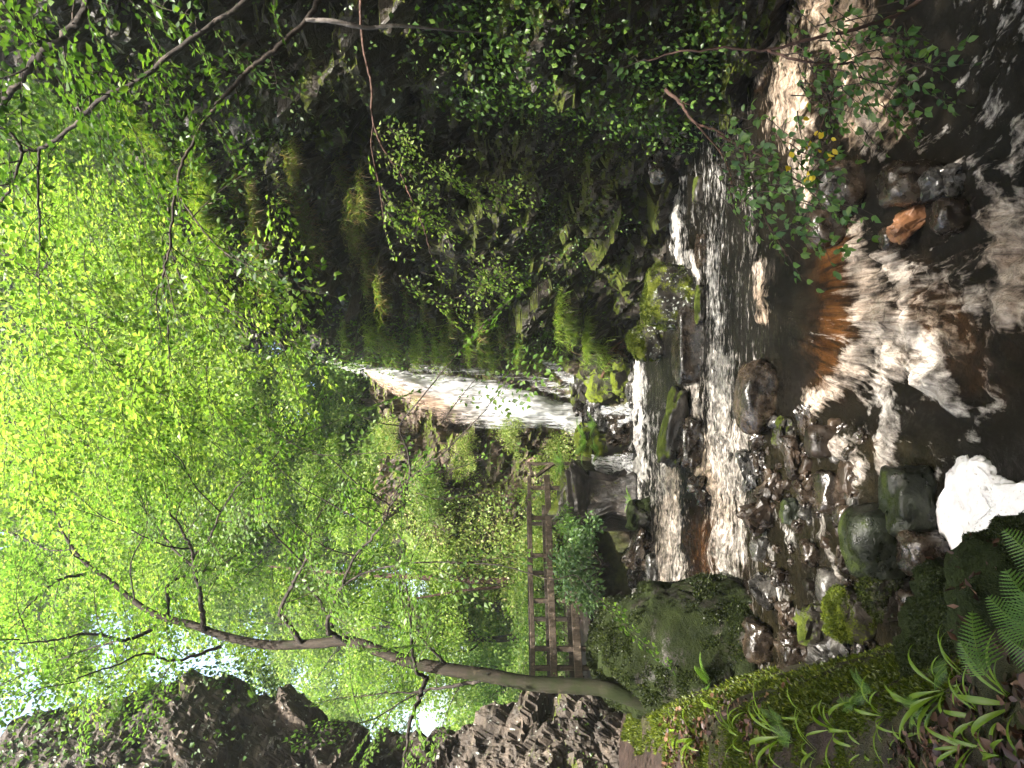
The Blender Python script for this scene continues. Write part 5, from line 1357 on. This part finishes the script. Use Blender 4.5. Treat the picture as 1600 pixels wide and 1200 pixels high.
for (xa, ya, xb, yb, n_, lab) in [
 (375, 285, 425, 430, 16, 'grass tuft with brown dead blades on the upper cliff ledge'),
 (455, 235, 500, 400, 14, 'grass tuft with brown dead blades on the middle cliff ledge'),
 (535, 265, 570, 440, 15, 'grass tuft with brown dead blades over the mouth of the recess'),
 (300, 230, 350, 400, 16, 'green grass tuft along the high cliff edge below the trees'),
 (220, 180, 280, 300, 10, 'green grass tuft on the cliff top near the upper branches'),
 (560, 520, 840, 558, 22, 'grass tuft on the mossy rock beside the waterfall'),
 (870, 480, 940, 560, 12, 'grass tuft on the bank above the dead root'),
 (640, 470, 760, 520, 6, 'grass tuft low on the cliff end near the waterfall')]:
    for i in range(n_):
        q = i / max(1, n_ - 1)
        p = near_surface(CP, xa + (xb - xa) * q + rng.normal() * 9, ya + (yb - ya) * q + rng.normal() * 6)
        grass_at(p + np.array([-.05, -.05, 0]), rng.uniform(.7, 1.25) * p[1] / 14, lab)

# ------------------------------------------------------------------ ferns
def frond(rng, lf, st, base, d, L, up=TZ, npin=22, wide=.34, lobes=6, droop=.9):
    d = nrm(d); pts = [np.array(base, float)]; dirs = []
    n = 26
    for k in range(n):
        dirs.append(d); pts.append(pts[-1] + d * L / n); d = nrm(d + np.array([0, 0, -1.]) * droop / n * (.4 + 1.4 * k / n))
    pts = np.array(pts); dirs = np.array(dirs + [d]); tube(st, pts, [.0035 * L / .5 + .001, .0008], 4, cap=False)
    V = []; F = []
    for i in range(npin * 2):
        q = .12 + .88 * (i // 2) / npin; sg = 1 if i % 2 else -1
        f = q * n; j = min(int(f), n - 1); p = pts[j] + (pts[j + 1] - pts[j]) * (f - j); t = dirs[j]
        side = nrm(np.cross(t, up)) * sg; nn = nrm(np.cross(side, t)) * sg
        ln = L * wide * (min(1, (q + .12) / .32) ** .7) * (1 - q) ** .72 + .004
        ax = nrm(side + t * .45 - nn * .12 - TZ * .15); wd = L * .92 / npin * .85
        b = len(V); m = lobes * 2
        cr = nrm(np.cross(ax, nn))
        for k in range(m + 1):
            u_ = k / m
            w_ = wd * (1 - u_) ** .55 * (1.0 if k % 2 else .52) * .5
            c = p + ax * ln * u_ - nn * .10 * ln * u_ * u_
            V += [c + cr * w_, c, c - cr * w_]
        for k in range(m):
            a0 = b + 3 * k
            F += [[a0, a0 + 1, a0 + 4, a0 + 3], [a0 + 1, a0 + 2, a0 + 5, a0 + 4]]
    lf.add(np.array(V), np.array(F))
def fern(label, loc, L, nf, seed, heading=None, mat='fern', npin=20, lobes=5, wide=.30, lift=.9, spreadang=2.6, group=None, droop=1.0):
    rng = np.random.default_rng(seed); t = thing('fern', label, 'fern', tuple(loc), group)
    loc = np.array(loc, float)
    for k in range(nf):
        a = (heading if heading is not None else 0) + (rng.uniform(-.5, .5) * spreadang if heading is not None else 6.28 * (k + rng.random() * .6) / nf)
        d = np.array([math.sin(a), math.cos(a), lift * rng.uniform(.7, 1.4)])
        lf = Geo(); st = Geo()
        frond(rng, lf, st, loc + rng.normal(size=3) * .01, d, L * rng.uniform(.75, 1.2), npin=npin, lobes=lobes, wide=wide, droop=droop)
        o = lf.build('frond', M['fern'], t); r = st.build('stalk', M['strap'], o)
        if r: r.location = (0, 0, 0)
    return t
def bank(x, y, lift=0.0, lo=2.0, hi=16.0):
    """point of the bank met by the sight line through a photo pixel"""
    Y = np.linspace(lo, hi, 1500); X = (600 - y) / FPX * Y; z = CAMZ - (x - 800) / FPX * Y
    k = np.argmax(z < ground_z(X, Y) + .0)
    return np.array([X[k], Y[k], z[k] + lift])
# the big fern in the near corner: single fronds set by where they stand in the place
rng = np.random.default_rng(91)
def placed_fern(label, fr, npin, lobes, wide, seed):
    rng = np.random.default_rng(seed); b0 = P(*fr[0][0]); t = thing('fern', label, 'fern', tuple(b0))
    for (a, b, dr) in fr:
        pa, pb = P(*a), P(*b); lf = Geo(); st = Geo()
        L = np.linalg.norm(pb - pa) * 1.05
        frond(rng, lf, st, pa, nrm(pb - pa) + TZ * dr * .35, L, up=nrm(np.array([.2, -.75, .65])), npin=npin, lobes=lobes, wide=wide, droop=dr)
        o = lf.build('frond', M['fern'], t); r = st.build('stalk', M['strap'], o); r.location = (0, 0, 0)
    return t
placed_fern('large fresh green fern spreading its fronds at the near corner of the bank', [((1625, 1000, 2.3), (1545, 935, 2.35), .5), ((1640, 1040, 2.25), (1560, 985, 2.4), .5), ((1660, 985, 2.2), (1572, 895, 2.2), .4), ((1660, 900, 2.2), (1570, 830, 2.3), .4), ((1640, 1000, 2.2), (1600, 930, 2.1), .4)], 17, 6, .46, 1)
placed_fern('mid sized fern frond standing beside the large corner fern', [((1540, 1055, 2.5), (1518, 958, 2.6), .4), ((1545, 1060, 2.5), (1500, 1005, 2.55), .5)], 14, 5, .46, 2)
k = 0
for (x, y, L, nf, hd, lab) in [
 (1490, 1040, .16, 3, -.6, 'small bluish fern on the mossy bank edge next to the dead leaves'),
 (1370, 1085, .20, 3, .4, 'small fern sprouting where the bank meets the leaning slab'),
 (1340, 1100, .16, 2, .2, 'little fern left of the leaning slab'),
 (1225, 1130, .18, 3, .3, 'little fern on the bank edge below the tree'),
 (1240, 1160, .20, 3, .6, 'little fern among yellow strap leaves on the bank'),
 (1450, 1100, .14, 2, -.3, 'tiny fern above the dead leaf patch'),
 (1110, 1065, .34, 6, None, 'bright fern on the foot of the huge mossy block'),
 (1000, 965, .22, 4, None, 'small fern on the top of the huge mossy block'),
 (968, 1050, .26, 5, None, 'small fern on the path side of the huge mossy block'),
]:
    if y > 1080 or x > 1300: loc = bank(x, y, .02)
    else: loc = P(x, y, 8.75 if x > 1050 else 9.4)
    fern(lab, loc, L, nf, 700 + k, hd); k += 1
for (x, y, Y, L, nf, lab) in [
 (915, 690, 16.7, .55, 9, 'big bright fern clump between the little cascades'), (935, 705, 16.4, .4, 7, 'fern tuft on the round mossy rock between the cascades'),
 (930, 665, 16.8, .4, 7, 'fern tuft right below the foot of the waterfall'), (880, 725, 16.6, .5, 8, 'grassy fern on the corner of the rock abutment'), (985, 780, 15.0, .3, 6, 'low fern at the foot of the abutment'),
 (1030, 500, 13.0, .28, 6, 'small fern between the two lichen boulders'), (900, 520, 16.4, .45, 8, 'fern on the mossy bank above the dead root'), (855, 520, 17.0, .45, 8, 'fern beside the veil of the waterfall'),
 (400, 1090, 9.8, .45, 7, 'fern hanging from the outcrop beside its notch'), (190, 1110, 9.6, .5, 8, 'fern growing high on the outcrop'), (240, 1080, 9.4, .45, 8, 'fern on the brow of the outcrop'),
 (360, 330, 12.0, .6, 8, 'fern on the upper grassy ledge of the cliff'), (440, 20, 6.0, .35, 6, 'fern hanging at the top right edge near the pale dead stem'), (480, 330, 11.8, .5, 8, 'fern on the middle ledge of the cliff'),
]:
    p_ = near_surface(CP, x, y) if 'cliff' in lab or 'ledge' in lab or 'top right' in lab else (near_surface(OP, x, y) if 'outcrop' in lab else P(x, y, Y))
    fern(lab, p_ - np.array([0, 0, .02]), L * (.8 if Y < 13 else 1), nf, 740 + k, None, npin=14, lobes=3); k += 1

# ------------------------------------------------------------------ strap leaved plants, moss and dead leaves of the near bank
def strap_plant(label, seed, n=7, L=.24, W=.020):
    rng = np.random.default_rng(seed); t = thing('strap_leaf_plant', label, 'plant', (0, 0, 0), 'strap leaved plants along the bank')
    for k in range(n):
        V = []; F = []; a = rng.uniform(0, 6.28); d = nrm(np.array([math.cos(a), math.sin(a), rng.uniform(.7, 1.6)]))
        p = np.array([rng.normal() * .012, rng.normal() * .012, -.02]); l = L * rng.uniform(.6, 1.25); wd = W * rng.uniform(.6, 1.3); segs = 12
        bend = rng.uniform(.7, 1.7)
        for s_ in range(segs + 1):
            q = s_ / segs; w_ = wd * (.18 + .82 * smooth(.1, .5, q)) * (1 - max(0, q - .55) / .45) ** .7 + .0006
            side = nrm(np.cross(d, TZ) + 1e-6); up = np.cross(side, d)
            V += [p - side * w_ / 2 + up * w_ * .22, p, p + side * w_ / 2 + up * w_ * .22]
            d = nrm(d + np.array([0, 0, -1.]) * bend * 2.2 / segs * q * 1.6); p = p + d * l / segs
        for s_ in range(segs):
            b = 3 * s_; F += [[b, b + 1, b + 4, b + 3], [b + 1, b + 2, b + 5, b + 4]]
        mesh_obj('leaf', np.array(V), [np.array(F)], M['strap'], t)
    return t
SP = [strap_plant('x', 800 + k, [8, 6, 7, 5][k], [.24, .20, .28, .17][k], [.022, .016, .024, .014][k]) for k in range(4)]
rng = np.random.default_rng(41)
used_sp = [0] * 4
plants = [(1470, 1080, 'tall green strap leaved plant behind the leaf litter'), (1510, 1070, 'bent green strap leaved plant near the corner fern'), (1540, 1120, 'broad strap leaved plant over the dead leaves'), (1480, 1150, 'curling yellow green strap leaved plant in the litter'),
 (1560, 1180, 'strap leaved plant at the lower left corner'), (1420, 1160, 'strap leaved plant with limp pale leaves'), (1380, 1120, 'strap leaved plant with a yellowing tip by the small ferns'), (1350, 1170, 'drooping strap leaved plant on the moss'), (1300, 1140, 'strap leaved plant in the middle of the mossy bank'), (1270, 1180, 'strap leaved plant beside the path edge'),
 (1220, 1150, 'strap leaved plant under the tree side of the bank'), (1190, 1130, 'small strap leaved plant on the bank edge'), (1150, 1150, 'strap leaved plant near the path, green'), (1120, 1110, 'strap leaved plant near the foot of the leaning tree'), (1090, 1150, 'strap leaved plant with yellow leaf near the path'), (1060, 1090, 'small strap leaved plant by the tree foot'),
 (1060, 1140, 'small strap leaved plant at the edge of the wet path'), (1440, 1110, 'green strap leaved plant at the rim of the dead leaves'), (1590, 1100, 'strap leaved plant right of the lower left corner'), (1330, 1110, 'slim strap leaved plant overhanging the drop'), (1020, 1110, 'tuft of strap leaves against the leaning trunk'), (1400, 1190, 'pale strap leaved plant at the left border'), (1520, 1165, 'flattened yellow strap leaved plant on the litter'), (1250, 1120, 'short strap leaved plant on the rim of the bank')]
for i, (x, y, lab) in enumerate(plants):
    k = i % 4; p = bank(x, y, .0); s = rng.uniform(.8, 1.2) * (1 if x > 1300 else 1.25)
    if used_sp[k] == 0:
        SP[k].location = p; SP[k].scale = (s,) * 3; SP[k]['label'] = lab; used_sp[k] = 1
    else: dup(SP[k], p, rng.uniform(0, 6.3), s, lab)

# moss and little stems: one mat of countless short blades
V = []; F = []
N_ = 240000
YY = 2.0 + 8.5 * rng.random(N_) ** 1.6; DD = rng.uniform(-1.5, .75, N_)
XX = tab(YY, CREST) + DD
pz = ground_z(XX, YY)
kk = np.stack([XX, YY, pz], -1)
dens = fbm(kk * 1.3, 4, 3) 
litter_zone = smooth(3.9, 3.2, YY) * smooth(-.05, -.35, DD) 
keep = (fbm(kk * 2.3, 4, 21) > -.45 + .75 * litter_zone + 1.2 * smooth(6, 7, YY) * smooth(-.4, -.6, DD)) 
kk = kk[keep]; n_ = len(kk)
kk[:, 2] += fbm(kk * 2.2, 4, 3) * .03
ax = rng.normal(size=(n_, 3)) * .55 + np.array([.25, 0, .9])
lf = Geo(); leaves(lf, kk - TZ * .02, ax, rng.normal(size=(n_, 3)), .0088 * kk[:, 1] ** .72 * rng.uniform(.6, 1.7, n_), .40)
o = lf.build('moss', M['mosstuft']); tag(o, 'thick green moss covering the near bank', 'moss', kind='stuff')
N_ = 7500
YY = 1.9 + 6.5 * rng.random(N_) ** 1.9; DD = rng.uniform(-1.4, .35, N_); XX = tab(YY, CREST) + DD
q = np.stack([XX, YY, ground_z(XX, YY) + .015], -1)
keep = (fbm(q * 1.7, 3, 31) + .9 * smooth(4.0, 3.0, YY) * smooth(.05, -.3, DD) > .42); q = q[keep]; n_ = len(q)
q[:, 2] += rng.random(n_) * .03
lf = Geo(); leaves(lf, q, rng.normal(size=(n_, 3)) * np.array([1, 1, .35]), TZ + .6 * rng.normal(size=(n_, 3)), rng.uniform(.03, .075, n_), .62, LEAF7)
o = lf.build('leaf_litter', M['litter']); tag(o, 'brown dead leaves strewn over the near bank', 'dead leaves', kind='stuff')

# moss standing on the mossy stones, a part of each stone
def moss_on(o, n, size, up=.15, seed=0, mat='mosstuft', thr=-.2):
    rng = np.random.default_rng(seed); me = o.data
    nv = len(me.vertices); co = np.empty(nv * 3); me.vertices.foreach_get('co', co); co = co.reshape(-1, 3)
    nf = len(me.polygons); ce = np.empty(nf * 3); me.polygons.foreach_get('center', ce); ce = ce.reshape(-1, 3)
    no = np.empty(nf * 3); me.polygons.foreach_get('normal', no); no = no.reshape(-1, 3); ar = np.empty(nf); me.polygons.foreach_get('area', ar)
    idx = np.empty(nf * 3, int); me.polygons.foreach_get('vertices', idx); idx = idx.reshape(-1, 3)
    wgt = ar * ((no[:, 2] + .5 * fbm(ce * 3, 3, seed + 4)) > up) * (fbm(ce * 2.2, 3, seed + 2) > thr)
    if wgt.sum() <= 0: return
    f = rng.choice(nf, n, p=wgt / wgt.sum()); a, b = rng.random((2, n)); sw = a + b > 1; a[sw] = 1 - a[sw]; b[sw] = 1 - b[sw]
    p = co[idx[f, 0]] + (co[idx[f, 1]] - co[idx[f, 0]]) * a[:, None] + (co[idx[f, 2]] - co[idx[f, 0]]) * b[:, None]
    lf = Geo(); leaves(lf, p - no[f] * .002, no[f] + .75 * rng.normal(size=(n, 3)), rng.normal(size=(n, 3)), size * rng.uniform(.5, 1.6, n), .42)
    m = lf.build('moss' if mat != 'litter' else 'dead_leaves', M[mat]); m.parent = o; m['kind'] = 'stuff'
for k, o in enumerate([o for o in list(COL.objects) if o.parent is None and o.type == 'MESH' and o.name.split('.')[0] in ('mossy_boulder', 'mossy_rock')]):
    d = o.dimensions; big = max(d); yy_ = abs(o.location.y) if o.location.length > .1 else 9.7
    near_ = o.name.startswith('mossy_rock')
    moss_on(o, 60000 if o.get('label', '').startswith('huge') else (26000 if near_ else 5000), .0045 * yy_ ** .75, .1 if near_ else .25, 900 + k, 'mossdk' if near_ or 'huge' in o['label'] or 'brown' in o['label'] else 'mosstuft')
    if near_: moss_on(o, 70, .045, .35, 950 + k, 'litter', .05)
